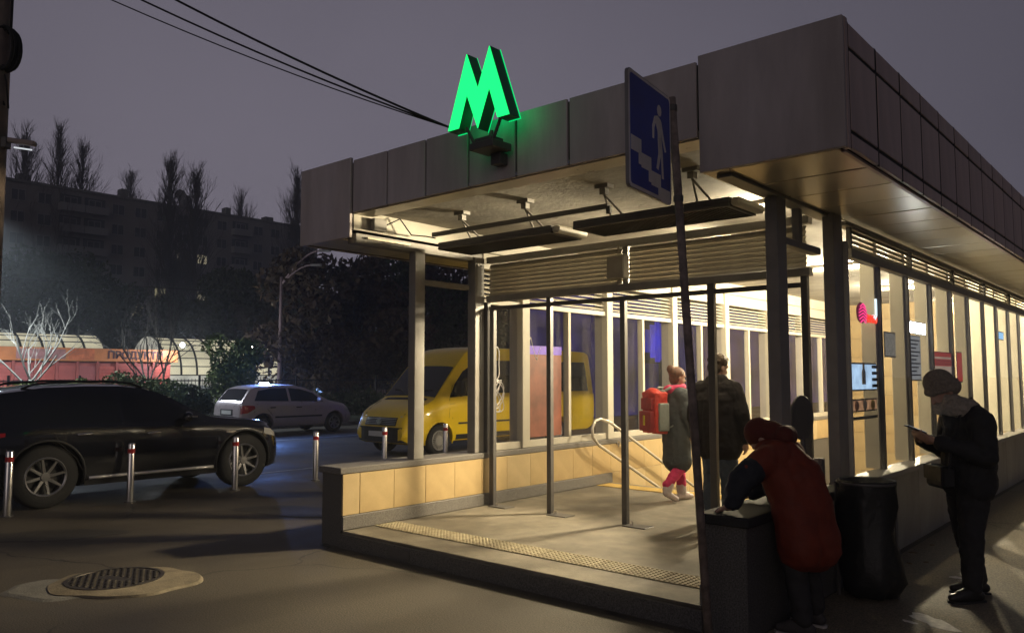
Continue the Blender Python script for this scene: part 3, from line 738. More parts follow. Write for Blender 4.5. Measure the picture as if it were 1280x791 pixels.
for i in range(-9, 10):
    for j in range(-9, 10):
        x, y = i * .036, j * .036
        if math.hypot(x, y) < .325 and (i + j) % 2 == 0 and not (abs(j) < 2 and abs(i) < 5):
            ca, sa = math.cos(R(20)), math.sin(R(20))
            b.obox((-6.90 + x * ca - y * sa, 2.895 + x * sa + y * ca, .030), (.014 * ca, .014 * sa, 0), (-.014 * sa, .014 * ca, 0), (0, 0, .006))
sd = build('lid_studs', b, M_IRON, mh); sd['kind'] = 'stuff'
cp = collar(-6.98, 2.50, .42, .34, 0, 0, R(41), 9, amp=.09)
pt = MB(); n = len(cp)
pt.add([(x, y, .001) for x, y in cp] + [(-6.98 + (x + 6.98) * .86, 2.50 + (y - 2.50) * .86, .012) for x, y in cp], [(k, (k + 1) % n, n + (k + 1) % n, n + k) for k in range(n)] + [tuple(n + k for k in range(n))])
o = build('pavement_patch', pt, M_CONC2); tag(o, kind='structure')

for (x, y, a_, b_, an, m_) in ((-9.4, 3.2, .75, .34, 60, asphalt('patched_asphalt', (.045, .042, .038), False)), (-8.6, 5.9, .9, .42, 25, None), (-4.6, 2.6, .55, .30, 10, None), (-5.6, 1.9, .35, .2, 70, None)):
    cq = collar(x, y, a_, b_, 0, 0, R(an), int(x * -7), n=28, amp=.12); n_ = len(cq)
    o = build('asphalt_patch', MB().add([(u, v, .0015) for u, v in cq] + [(x + (u - x) * .9, y + (v - y) * .9, .008) for u, v in cq], [(k, (k + 1) % n_, n_ + (k + 1) % n_, n_ + k) for k in range(n_)] + [tuple(n_ + k for k in range(n_))]), MATS['patched_asphalt']); tag(o, kind='structure')

# litter bin lined with a black bag
M_BAG = mat('black_bag_plastic', (.010, .010, .011), .55, vary=.2, scale=10, bump=.6, bscale=14)
bn = root('litter_bin', (-2.03, 6.52, 0), 'litter bin hung with a black bag beside the glazed wall', 'litter bin')
rb = random.Random(2); b = MB(); n = 30
prof = [(.05, .05), (.17, .035), (.205, .14), (.215, .30), (.202, .5), (.196, .7), (.20, .84), (.208, .885), (.198, .90), (.182, .885), (.17, .84)]
vs_b = []
for i, (r_, z) in enumerate(prof):
    for k in range(n):
        t = 2 * math.pi * k / n
        wob = mnoise.noise(Vector((math.cos(t) * 2.2, math.sin(t) * 2.2, z * 3))) * .045 + mnoise.noise(Vector((math.cos(t) * 6, math.sin(t) * 6, z * 5))) * .026
        if i >= 6: wob *= .3
        q = r_ + wob + (.06 * max(0, math.cos(t + .5)) * math.exp(-((z - .16) / .16) ** 2))
        vs_b.append((-2.03 + q * math.cos(t), 6.52 + q * math.sin(t), z))
b.add(vs_b, [(i * n + k, i * n + (k + 1) % n, (i + 1) * n + (k + 1) % n, (i + 1) * n + k) for i in range(len(prof) - 1) for k in range(n)] + [tuple(range(n - 1, -1, -1)), tuple((len(prof) - 1) * n + k for k in range(n))])
build('bag', b, M_BAG, bn, smooth=True)
build('rim', MB().tube([(-2.03 + .208 * math.cos(t), 6.52 + .208 * math.sin(t), .875) for t in np.linspace(0, 2 * math.pi, 25)], .011, 6, cap=False), M_STEELD, bn, smooth=True)
build('leg', MB().tube([(-2.23, 6.44, 0), (-2.23, 6.44, .875)], .014, 6), M_STEELD, bn)
build('leg', MB().tube([(-1.95, 6.745, 0), (-1.95, 6.745, .875)], .014, 6), M_STEELD, bn)
build('leg', MB().tube([(-1.84, 6.60, 0), (-1.84, 6.60, .875)], .014, 6), M_STEELD, bn)

# litter and spill on the pavement
M_PAPER = mat('trampled_paper', (.75, .72, .66), .8, vary=.2, scale=20)
def flat_bit(name, x, y, s_, seed, label, cat, m, group=None, h=.006):
    cp_ = collar(x, y, s_, s_ * .55, 0, 0, R(20 + seed * 40), seed, n=18, amp=.22); n_ = len(cp_)
    b_ = MB().add([(a, c, .001) for a, c in cp_] + [(x + (a - x) * .9, y + (c - y) * .9, h) for a, c in cp_], [(k, (k + 1) % n_, n_ + (k + 1) % n_, n_ + k) for k in range(n_)] + [tuple(n_ + k for k in range(n_))])
    o_ = build(name, b_, m); tag(o_, label, cat, group); return o_
flat_bit('paper_scrap', -1.50, 6.16, .19, 3, 'largest pale trampled scrap on the pavement below the man with the phone', 'litter', M_PAPER, 'litter by the glazed wall')
flat_bit('paper_scrap', -1.66, 7.62, .06, 5, 'small pale scrap lying by the foot of the glazed wall', 'litter', M_PAPER, 'litter by the glazed wall')
flat_bit('paper_scrap', -1.62, 6.05, .05, 8, 'small pale scrap beside the largest one on the pavement', 'litter', M_PAPER, 'litter by the glazed wall')
for k, (x, y, s_) in enumerate(((-2.18, 7.4, .035), (-2.1, 7.9, .03), (-2.2, 8.4, .04), (-2.0, 8.05, .028), (-2.15, 8.9, .03))):
    flat_bit('dead_leaf', x, y, s_, 20 + k, ('dead leaf nearest the black bag by the glazed wall', 'second dead leaf from the black bag, close to the glazed wall', 'largest dead leaf by the foot of the glazed wall', 'small dead leaf lying farthest out from the glazed wall', 'dead leaf farthest along the glazed wall behind the man with the phone')[k], 'leaf', mat('dead_leaf', (.12, .08, .04), .8, vary=.3), 'dead leaves along the glazed wall', .012)

# utility pole on the left edge, its coil of cable, lamp, and the wires to the sign
up = root('utility_pole', (-8.17, 2.20, 0), 'brown utility pole at the left edge with a coil of black cable', 'utility pole')
build('post', MB().tube([(-8.17, 2.20, 0), (-8.165, 2.20, 4), (-8.16, 2.2, 9)], [.135, .115, .09], 16), mat('weathered_pole', (.20, .155, .135), .8, vary=.25, scale=5, bump=.3, stain=.3), up, smooth=True)
cvec = cam_xy((1, 0)); fv = cam_xy((0, 1))
cc = Vector((-8.16, 2.20, 4.66)) + cvec * .12 - fv * .03
b = MB()
for k in range(7):
    a_, bz = .085 + .012 * math.sin(k * 2.1), .19 + .012 * math.cos(k * 1.7)
    b.tube([tuple(cc + cvec * (a_ * math.cos(t) + .006 * k - .02) + fv * (.012 * k - .04) + Vector((0, 0, bz * math.sin(t) + .01 * math.sin(k)))) for t in np.linspace(0, 2 * math.pi, 21)], .013, 6, cap=False)
build('cable_coil', b, M_BLACK, up, smooth=True)
b = MB()
b.tube([tuple(cc + cvec * .02 + Vector((0, 0, z))) for z in (.18, .6, 1.2, 3)], .012, 6)
b.tube([tuple(cc + cvec * x + Vector((0, 0, z))) for x, z in ((-.03, -.17), (-.06, -.3), (-.05, -.42), (-.01, -.52))], .011, 6)
b.tube([tuple(cc + cvec * x + Vector((0, 0, z))) for x, z in ((-.04, -.19), (.0, -.3), (.03, -.55))], .009, 6)
build('loose_cable', b, M_BLACK, up, smooth=True)
lc = Vector((-8.16, 2.2, 3.80)) + cvec * .10
build('lamp_bracket', MB().obox(lc, cvec * .05, fv * .04, (0, 0, .05)), M_STEELD, up, bevel=.006)
la = lc + cvec * .03 + Vector((0, 0, .0)); lb_ = lc + cvec * .30 + Vector((0, 0, -.04))
bx = (lb_ - la).normalized(); bzv = Vector((0, 0, 1))
build('lamp_housing', MB().obox((la + lb_) / 2 + Vector((0, 0, .03)), bx * .13, fv * .03, bzv * .022), mat('lamp_housing_grey', (.34, .27, .25), .6, vary=.1), up, bevel=.01)
build('lamp_tube', MB().tube([tuple(la + bx * .05 - Vector((0, 0, .03)) + bx * .02), tuple(lb_ + Vector((0, 0, -.03)) - bx * .04)], .007, 8), glow('cold_lamp_tube', (.9, .95, 1), .7), up)
for k, (xe, ze, xs_, zs_) in enumerate(((-5.0, 4.10, 6.05, .03), (-5.05, 4.04, 5.80, .0), (-5.02, 4.0, 5.62, .0))):
    e0 = Vector((-5.0 + .02 * k, 5.12 + .05 * k, 3.91)); e1 = Vector((-8.16, 2.2, xs_))
    o = build('overhead_wire', MB().tube([tuple(e0.lerp(e1, t) + Vector((0, 0, -.10 * 4 * t * (1 - t)))) for t in np.linspace(0, 1, 14)], (.011, .009, .006)[k], 5), M_BLACK)
    tag(o, ('thickest and uppermost of the black wires running from the roof to the pole', 'middle one of the three wires running from the roof to the pole', 'thinnest and lowest wire running from the roof to the pole')[k], 'wire', 'wires above the canopy')

# ================================================================== VEHICLES
M_CARGL = mat('car_glass', (.010, .012, .014), .06, vary=0, spec=.8)
M_CHROME = mat('chrome_trim', (.75, .74, .72), .12, metal=1, vary=0)
M_RIM = mat('alloy_rim', (.36, .355, .35), .3, metal=.85, vary=.1)
M_TRIM = mat('black_plastic_trim', (.02, .02, .021), .55, vary=.15)
M_TAIL = mat('tail_lamp', (.42, .02, .025), .15, vary=.1, spec=.7)
M_LENS = mat('head_lamp_lens', (.55, .54, .50), .1, vary=.1, spec=.8)
M_PLATE = mat('number_plate', (.62, .62, .62), .4, vary=.05)
M_INK = mat('dark_ink', (.02, .02, .03), .6, vary=0)

class Car:
    def __init__(c, name, label, group, loc, rz, prof, paint, smin=None):
        c.r = root(name, loc, label, 'car' if 'van' not in name else 'van', group); c.r.rotation_euler = (0, 0, rz)
        c.p = prof; c.paint = paint
    def f(c, k, s):
        a = c.p[k]; return float(np.interp(s, [q[0] for q in a], [q[1] for q in a]))
    def sec(c, s):
        zt, zb, w = c.f('zt', s), c.f('zb', s), c.f('w', s); zs = min(c.f('belt', s), zt - .05); h = zt - zs; q = min(1, h / .15)
        hw = w - .035; wt = hw - c.p['tumble'] * max(0, h - .05) - .03
        d = zs - zb
        return [(0, zb), (w - .14, zb), (w - .05, zb + .03), (w - .025, zb + .10), (w - .004, zb + d * .34), (w, zb + d * .62), (w - .006, zb + d * .82), (w - .014, zs - .035), (hw, zs),
                ((hw + wt) / 2 + .006 * q, (zs + zt - .07 * q) / 2), (wt, zt - .07 * q - .012), (wt - .035 * q, zt - .022), (wt - .11, zt - .006), (wt * .55, zt + .008), (0, zt + .014)]
    def side_w(c, s, z):
        sc_ = c.sec(s)[2:12]; return float(np.interp(z, [q[1] for q in sc_], [q[0] for q in sc_]))
    def top_z(c, s, y):
        sc_ = c.sec(s)[9:]; sc_ = sorted(sc_); return float(np.interp(abs(y), [q[0] for q in sc_], [q[1] for q in sc_]))
    def body(c, wheels, rw, nst=64):
        L_ = c.p['L']; sp = sorted(set([L_ * (i / nst) for i in range(nst + 1)] + [.012, .03, .06, L_ - .012, L_ - .03, L_ - .06]))
        b = MB(); secs = []
        for s in sp:
            h_ = c.sec(s); secs.append([(s, -y, z) for y, z in h_] + [(s, y, z) for y, z in reversed(h_[1:-1])])
        n_ = len(secs[0])
        vs_ = [p for q in secs for p in q]
        fs = [(i * n_ + k, i * n_ + (k + 1) % n_, (i + 1) * n_ + (k + 1) % n_, (i + 1) * n_ + k) for i in range(len(secs) - 1) for k in range(n_)]
        fs += [tuple(range(n_)), tuple((len(secs) - 1) * n_ + k for k in reversed(range(n_)))]
        b.add(vs_, fs)
        o = build('body', b, c.paint, c.r, world=False)
        cut = MB()
        for s in wheels:
            for sd_ in (-1, 1):
                w = c.f('w', s); cut.lathe([(rw + .055, sd_ * (w - .30)), (rw + .055, sd_ * (w + .1))], (s, 0, rw), 'y', 28)
        co_ = build('cutter', cut, M_BLACK, c.r, world=False)
        md = o.modifiers.new('b', 'BOOLEAN'); md.operation = 'DIFFERENCE'; md.object = co_; md.solver = 'EXACT'
        apply_mods(o); bpy.data.objects.remove(co_)
        smooth_angle(o, 32); c.bo = o
        return o
    def wheel(c, s, sd_, r_, rim_r, kind, wid=.22):
        w = c.f('w', s); y = sd_ * (w - .02 - wid / 2); cx = (s, y, r_)
        o = build('wheel', MB().lathe([(rim_r, -wid / 2 + .01), (r_ - .035, -wid / 2), (r_ - .008, -wid / 2 + .03), (r_, -wid / 4), (r_, wid / 4), (r_ - .008, wid / 2 - .03), (r_ - .035, wid / 2), (rim_r, wid / 2 - .01)], cx, 'y', 32, cap=False), M_RUBBER, c.r, world=False, smooth=True)
        f_ = sd_ * wid / 2
        yo = y + f_
        b = MB().lathe([(rim_r + .002, yo - sd_ * .012 - y), (rim_r - .012, yo - sd_ * .002 - y), (rim_r - .03, yo - sd_ * .014 - y), (rim_r - .03, yo - sd_ * .12 - y)], cx, 'y', 32, cap=False)
        def spoke(a, w0, w1, r0, r1, dy0, dy1):
            ca, sa = math.cos(a), math.sin(a)
            P2 = lambda rr_, t_, yy: (s + rr_ * ca - t_ * sa, yo - sd_ * yy, r_ + rr_ * sa + t_ * ca)
            b.add([P2(r0, -w0, dy0), P2(r0, w0, dy0), P2(r1, w1, dy1), P2(r1, -w1, dy1), P2(r0, -w0, dy0 + .03), P2(r0, w0, dy0 + .03), P2(r1, w1, dy1 + .03), P2(r1, -w1, dy1 + .03)],
                  [(0, 1, 2, 3), (7, 6, 5, 4), (0, 4, 5, 1), (1, 5, 6, 2), (2, 6, 7, 3), (3, 7, 4, 0)])
        if kind == 'twin':
            for k in range(8):
                a = 2 * math.pi * k / 8 + .2
                spoke(a, .020, .013, .05, rim_r - .02, .03, .012)
        elif kind == 'five':
            for k in range(7): spoke(2 * math.pi * k / 7 + .3, .024, .02, .04, rim_r - .02, .03, .012)
        else:
            for k in range(22): spoke(2 * math.pi * k / 22, .008, .014, .10, rim_r - .02, .02, .012)
        b.lathe([(.062 if kind != 'steel' else .11, sd_ * wid / 2 - sd_ * .045), (.055 if kind != 'steel' else .10, sd_ * wid / 2 - sd_ * .018), (.0, sd_ * wid / 2 - sd_ * .016)], cx, 'y', 14, cap=False)
        build('rim', b, M_RIM if kind != 'steel' else mat('wheel_cover', (.42, .41, .38), .4, metal=.3, vary=.1), o, world=False)
        build('brake_disc', MB().lathe([(.0, sd_ * (wid / 2 - .10)), (rim_r - .03, sd_ * (wid / 2 - .10))], cx, 'y', 24, cap=False), M_TRIM if kind != 'steel' else M_TRIM, o, world=False)
        return o
    def side(c, name, cols, m, sides=(-1, 1), off=.005, nz=5, parent=None, thick=0):
        """patch on the side; cols = (s_bottom, z_bottom, s_top, z_top)"""
        r_ = []
        fine = []
        for a, e_ in zip(cols[:-1], cols[1:]):
            for t in np.linspace(0, 1, 5)[:-1]: fine.append([a[i] * (1 - t) + e_[i] * t for i in range(4)])
        fine.append(cols[-1])
        for sd_ in sides:
            b = MB(); vs_ = []
            for s0, z0, s1, z1 in fine:
                for k in range(nz):
                    t = k / (nz - 1); s = s0 + (s1 - s0) * t; z = z0 + (z1 - z0) * t
                    vs_.append((s, sd_ * (c.side_w(s, z) + off), z))
            b.add(vs_, [(i * nz + k, i * nz + k + 1, (i + 1) * nz + k + 1, (i + 1) * nz + k) for i in range(len(fine) - 1) for k in range(nz - 1)])
            r_.append(build(name, b, m, parent or c.r, world=False, smooth=True))
        return r_
    def top(c, name, sa, sb, ya, yb, m, off=.006, ns=12, ny=9, parent=None):
        b = MB(); vs_ = []
        for i in range(ns + 1):
            t = i / ns; s = sa + (sb - sa) * t; y = ya + (yb - ya) * t
            dz = (c.f('zt', s + .02) - c.f('zt', s - .02)) / .04; nn = Vector((-dz, 0, 1)).normalized()
            for k in range(ny):
                yy = -y + 2 * y * k / (ny - 1)
                vs_.append((s + nn.x * off, yy, c.top_z(s, yy) + nn.z * off))
        b.add(vs_, [(i * ny + k, i * ny + k + 1, (i + 1) * ny + k + 1, (i + 1) * ny + k) for i in range(ns) for k in range(ny - 1)])
        return build(name, b, m, parent or c.r, world=False, smooth=True)
    def seam(c, pts, sides=(-1,), r_=.006):
        for sd_ in sides:
            build('door_seam', MB().tube([(s, sd_ * (c.side_w(s, z) - .001), z) for s, z in pts], r_, 4), M_BLACK, c.r, world=False)
    def handle(c, s, z, m, sd_=-1, L_=.2):
        y = c.side_w(s, z)
        build('door_handle', MB().tube([(s - L_ / 2, sd_ * y, z), (s - L_ / 2 + .02, sd_ * (y + .035), z), (s + L_ / 2 - .02, sd_ * (y + .035), z + .004), (s + L_ / 2, sd_ * y, z)], [.010, .016, .016, .010], 6), m, c.r, world=False, smooth=True)
    def arch(c, s0, rw, sides, m, r_=.02):
        for sd_ in sides:
            pts = []
            for k in range(19):
                a = R(-12 + 204 * k / 18); s = s0 + (rw + .062) * math.cos(a); z = rw + (rw + .062) * math.sin(a)
                pts.append((s, sd_ * (c.side_w(s, max(z, c.f('zb', s) + .03)) - .004), z))
            build('arch_trim', MB().tube(pts, r_, 6), m, c.r, world=False, smooth=True)
    def mirror(c, s, z, sd_, m):
        y = c.side_w(s, z)
        o = build('side_mirror', MB().ball((s - .02, sd_ * (y + .14), z + .05), .065, .11, .075, 12, 8).tube([(s + .02, sd_ * (y - .02), z), (s, sd_ * (y + .09), z + .02)], [.03, .025], 6), m, c.r, world=False, smooth=True)
        return o

# --- dark crossover on the left
M_NAVY = mat('dark_car_paint', (.008, .009, .013), .16, vary=0, coat=.9, spec=.6)
suv = Car('dark_crossover_car', 'black crossover car parked behind the bollards, facing the entrance', None, (-12.21, 2.84, 0), R(90), dict(
    L=4.62, tumble=.34,
    zt=[(0, .80), (.03, .98), (.10, 1.18), (.25, 1.39), (.5, 1.50), (1.0, 1.565), (1.5, 1.585), (1.95, 1.58), (2.3, 1.54), (2.65, 1.415), (2.98, 1.23), (3.22, 1.115), (3.45, 1.085), (3.8, 1.05), (4.15, 1.0), (4.40, .935), (4.55, .82), (4.62, .66)],
    zb=[(0, .42), (.2, .30), (.5, .24), (4.2, .24), (4.5, .26), (4.62, .38)],
    w=[(0, .72), (.06, .80), (.25, .90), (.7, .955), (1.2, .96), (2.2, .945), (3.2, .95), (3.8, .96), (4.1, .93), (4.28, .87), (4.43, .76), (4.54, .62), (4.62, .42)],
    belt=[(0, .98), (.9, 1.06), (2.0, 1.03), (3.4, .99), (4.2, .90), (4.62, .60)]), M_NAVY)
suv.body((.98, 3.77), .405)
for s in (.98, 3.77):
    for sd_ in (-1, 1): suv.wheel(s, sd_, .405, .255, 'twin', .25)
    suv.arch(s, .405, (-1,), M_TRIM, .018)
suv.side('side_window', [(.70, 1.10, .95, 1.30), (1.30, 1.085, 1.30, 1.475), (1.90, 1.075, 1.88, 1.49)], M_CARGL)
suv.side('side_window', [(1.97, 1.075, 1.95, 1.49), (2.45, 1.065, 2.25, 1.44), (2.95, 1.05, 2.60, 1.33), (3.10, 1.045, 2.86, 1.21)], M_CARGL)
suv.top('windscreen', 2.42, 3.16, .60, .70, M_CARGL)
suv.top('rear_window', .10, .50, .52, .50, M_CARGL)
suv.seam([(1.93, .40), (1.94, .7), (1.93, 1.06)]); suv.seam([(3.28, .42), (3.30, .75), (3.12, 1.03)]); suv.seam([(1.15, .80), (1.05, .95), (.98, 1.06)])
suv.seam([(1.45, .40), (1.33, .62), (1.15, .80)]); suv.seam([(3.62, .99), (4.05, .93), (4.35, .85)])
suv.handle(1.42, .93, M_CHROME); suv.handle(2.35, .90, M_CHROME)
build('sill_strip', MB().tube([(s_, -(suv.side_w(s_, .35) + .012), .35) for s_ in np.linspace(1.5, 3.26, 12)],   .022, 8), mat('sill_chrome', (.80, .78, .74), .3, metal=.35, vary=0), suv.r, world=False, smooth=True)
suv.side('sill_cladding', [(1.45, .25, 1.45, .325), (3.34, .25, 3.34, .325)], M_TRIM, (-1,), .008, 3)
suv.side('fender_vent', [(3.44, .845, 3.46, .875), (3.60, .835, 3.61, .865)], M_CHROME, (-1,), .008, 3)
suv.side('head_lamp', [(4.10, .80, 4.12, .89), (4.28, .76, 4.27, .86), (4.46, .72, 4.44, .80)], M_LENS, (-1, 1), .008)
suv.side('tail_lamp', [(.05, .86, .06, .96), (.25, .90, .28, .99), (.50, .945, .50, .99)], M_TAIL, (-1, 1), .008)
suv.mirror(2.82, 1.06, -1, M_NAVY)
build('mirror_lamp', MB().box(2.80, 2.88, -1.16, -1.06, 1.105, 1.125), M_CHROME, suv.r, world=False)
for sd_ in (-1, 1):
    build('roof_rail', MB().tube([(s, sd_ * .60, suv.top_z(s, .60) + h_) for s, h_ in ((.75, .0), (.9, .045), (1.4, .05), (1.8, .05), (2.15, .045), (2.3, .0))], .016, 6), M_TRIM, suv.r, world=False, smooth=True)

# --- silver hatchback with a lit roof lamp
M_SILV = mat('silver_pink_paint', (.58, .50, .53), .3, metal=.35, vary=.03, coat=.5)
hb = Car('silver_hatchback_car', 'silver hatchback with a glowing white and blue roof lamp parked by the fence', None, (-21.0, 11.72, 0), R(90), dict(
    L=3.95, tumble=.30,
    zt=[(0, .70), (.02, .90), (.07, .98), (.20, 1.15), (.36, 1.345), (.55, 1.41), (1.2, 1.45), (1.8, 1.44), (2.2, 1.36), (2.55, 1.20), (2.95, .99), (3.1, .95), (3.5, .88), (3.78, .74), (3.95, .55)],
    zb=[(0, .36), (.2, .24), (3.5, .22), (3.8, .24), (3.95, .36)],
    w=[(0, .70), (.05, .76), (.2, .81), (.7, .825), (3.2, .825), (3.6, .78), (3.82, .68), (3.95, .54)],
    belt=[(0, .90), (.6, .96), (2.9, .90), (3.5, .80), (3.95, .5)]), M_SILV)
hb.body((.68, 3.14), .30)
for s in (.68, 3.14):
    for sd_ in (-1, 1): hb.wheel(s, sd_, .30, .195, 'five', .19)
hb.side('side_window', [(.42, 1.00, .58, 1.28), (.95, .985, .98, 1.345), (1.52, .97, 1.50, 1.35)], M_CARGL)
hb.side('side_window', [(1.60, .97, 1.58, 1.35), (2.1, .955, 1.98, 1.315), (2.72, .935, 2.42, 1.19)], M_CARGL)
hb.top('windscreen', 2.26, 2.90, .52, .62, M_CARGL)
hb.top('rear_window', .09, .34, .62, .54, M_CARGL)
hb.seam([(1.56, .30), (1.56, .95)]); hb.seam([(2.74, .32), (2.76, .90)]); hb.seam([(.98, .58), (.82, .75), (.78, .95)])
hb.handle(.98, .80, M_TRIM, L_=.17); hb.handle(1.85, .79, M_TRIM, L_=.17)
hb.side('rub_strip', [(1.05, .50, 1.05, .545), (2.66, .50, 2.66, .545)], M_TRIM, (-1,), .014, 3)
hb.side('tail_lamp', [(.012, .64, .02, .87), (.18, .66, .20, .88), (.42, .78, .40, .86)], M_TAIL, (-1, 1), .008)
hb.side('head_lamp', [(3.50, .64, 3.52, .74), (3.80, .58, 3.78, .66)], M_LENS, (-1, 1), .008)
hb.mirror(2.52, .95, -1, M_SILV)
build('number_plate', MB().box(-.012, -.002, -.26, .26, .62, .73), M_PLATE, hb.r, world=False)
build('plate_recess', MB().box(-.006, .004, -.33, .33, .585, .76), M_TRIM, hb.r, world=False)
build('rear_bumper', MB().box(-.05, .10, -.70, .70, .36, .52), M_SILV, hb.r, world=False, bevel=.03)
rlm = build('roof_lamp', MB().box(.98, 1.08, -.44, -.04, 1.47, 1.512), glow('white_blue_lamp', (.50, .66, 1.0), 30), hb.r, world=False, bevel=.02, label='glowing white roof lamp')
bl = bpy.data.lights.new('roof_lamp_light', 'POINT'); bl.energy = 200; bl.color = (.16, .34, 1); bl.shadow_soft_size = .08
bo2 = bpy.data.objects.new('roof_lamp_light', bl); COL.objects.link(bo2); bo2.parent = hb.r; bo2.location = (1.03, -.42, 1.62)

# --- yellow minibus
M_YEL = mat('yellow_van_paint', (.90, .63, .012), .32, vary=.05, scale=2, coat=.35, stain=.12)
va = Car('yellow_van', 'yellow minibus parked along the left side of the glazed entrance', None, (-13.25, 17.5, 0), R(-90), dict(
    L=6.6, tumble=.11,
    zt=[(0, 2.20), (.04, 2.29), (.2, 2.345), (1.2, 2.37), (4.3, 2.36), (4.62, 2.32), (4.84, 2.20), (5.06, 1.99), (5.16, 1.89), (5.50, 1.53), (5.78, 1.235), (5.92, 1.165), (6.2, 1.05), (6.42, .93), (6.53, .80), (6.6, .60)],
    zb=[(0, .42), (.3, .30), (6.1, .28), (6.45, .26), (6.6, .36)],
    w=[(0, .90), (.08, .945), (.5, .965), (5.2, .965), (5.8, .955), (6.2, .93), (6.42, .87), (6.55, .80), (6.6, .74)],
    belt=[(0, 1.25), (4.6, 1.25), (5.4, 1.18), (5.9, 1.06), (6.4, .84), (6.6, .55)]), M_YEL)
va.body((1.65, 5.72), .335)
for s in (1.65, 5.72):
    for sd_ in (-1, 1): va.wheel(s, sd_, .335, .215, 'steel', .21)
    va.arch(s, .335, (1,), M_YEL, .02)
va.side('side_window', [(.30, 1.31, .32, 2.06), (1.55, 1.31, 1.55, 2.06)], M_CARGL)
va.side('side_window', [(1.65, 1.31, 1.65, 2.06), (2.85, 1.31, 2.85, 2.06)], M_CARGL)
va.side('side_window', [(2.95, 1.31, 2.95, 2.06), (4.05, 1.31, 4.05, 2.06)], M_CARGL)
va.side('side_window', [(4.25, 1.28, 4.25, 1.95), (4.72, 1.27, 4.70, 1.93), (5.10, 1.26, 4.96, 1.80), (5.42, 1.24, 5.24, 1.52)], M_CARGL)
va.top('windscreen', 5.14, 5.76, .76, .82, M_CARGL)
va.top('cowl_grille', 5.82, 5.91, .66, .68, M_TRIM, ns=3)
va.seam([(4.15, .40), (4.15, 2.08)], (1,)); va.seam([(5.36, .78), (5.42, 1.2), (5.30, 1.5)], (1,)); va.seam([(4.2, 1.14), (5.4, 1.10), (6.0, 1.02)], (1,), .004)
va.handle(4.38, 1.10, M_TRIM, 1)
va.mirror(5.24, 1.28, 1, M_TRIM)
build('side_mirror', MB().box(5.16, 5.30, .98, 1.17, 1.28, 1.60), M_TRIM, va.r, world=False, bevel=.03)
def front(c, name, y0, y1, z0, z1, m, d=.02, ff=None):
    """piece on the nose, following the plan curve"""
    b = MB(); ny = 9; vs_ = []
    for k in range(ny):
        y = y0 + (y1 - y0) * k / (ny - 1)
        for z in (z0, z1):
            s = ff(y, z); vs_.append((s + d, y, z))
            vs_.append((s - .08, y, z))
    fs = []
    for k in range(ny - 1):
        a = k * 4; e_ = a + 4
        fs += [(a, a + 2, e_ + 2, e_), (a + 2, a + 3, e_ + 3, e_ + 2), (a + 3, a + 1, e_ + 1, e_ + 3), (a + 1, a, e_, e_ + 1)]
    fs += [(0, 1, 3, 2), ((ny - 1) * 4, (ny - 1) * 4 + 2, (ny - 1) * 4 + 3, (ny - 1) * 4 + 1)]
    return build(name, b.add(vs_, fs), m, c.r, world=False)
def vff(y, z):
    a = abs(y); zz = float(np.interp(z, [.55, .62, .80, .95], [6.6, 6.6, 6.535, 6.43]))
    return zz - .10 * max(0, a - .35) ** 2 / .25 - (.10 * max(0, a - .7) / .2)
gr = front(va, 'grille', -.50, .50, .66, .83, M_TRIM, .012, vff)
for z in (.69, .725, .76, .795): 
    o = front(va, 'grille_bar', -.48, .48, z, z + .012, M_RIM, .02, vff)
em = MB().lathe([(.075, 0), (.075, .012), (.055, .014)], (6.595, 0, .745), 'x', 20)
build('emblem', em, M_CHROME, va.r, world=False)
front(va, 'head_lamp', .56, .86, .66, .86, M_LENS, .012, vff); front(va, 'head_lamp', -.86, -.56, .66, .86, M_LENS, .012, vff)
front(va, 'front_bumper', -.93, .93, .32, .63, M_TRIM, .05, lambda y, z: 6.58 - .10 * max(0, abs(y) - .35) ** 2 / .25 - .14 * max(0, abs(y) - .7) / .2)
npl = build('number_plate', MB().box(6.632, 6.642, -.30, .22, .43, .54), M_PLATE, va.r, world=False)
word('plate_characters', 'AA 1559 OE', .088, lambda x, y, d: (6.6435, -.04 + x, .485 + y), M_INK, npl)
build('hood_crease', MB().tube([(5.85, .70, va.top_z(5.85, .70) - .004), (6.35, .62, va.top_z(6.35, .62) - .002)], .008, 5), M_YEL, va.r, world=False)
for sd_ in (-1, 1):
    build('hood_seam', MB().tube([(s_, sd_ * y_, va.top_z(s_, y_) + .001) for s_, y_ in ((5.93, .74), (6.1, .72), (6.3, .68), (6.45, .62))], .006, 4), M_BLACK, va.r, world=False)
    build('wiper', MB().tube([(5.76, sd_ * .08, va.top_z(5.76, .1) + .02), (5.66, sd_ * .40, va.top_z(5.66, .40) + .025), (5.64, sd_ * .62, va.top_z(5.64, .6) + .02)], .010, 5), M_TRIM, va.r, world=False)
va.side('side_moulding', [(2.2, .66, 2.2, .70), (5.2, .66, 5.2, .70)], M_TRIM, (1,), .012, 3)
va.side('sill_skirt', [(2.2, .33, 2.2, .44), (5.25, .33, 5.25, .44)], M_TRIM, (1,), .010, 3)
va.seam([(2.9, .45), (2.9, 1.28)], (1,)); va.seam([(5.47, .80), (5.44, 1.0), (5.42, 1.2)], (1,), .004)
build('roof_bump', MB().ball((4.2, 0, 2.37), .05, .04, .05, 8, 6), M_TRIM, va.r, world=False)

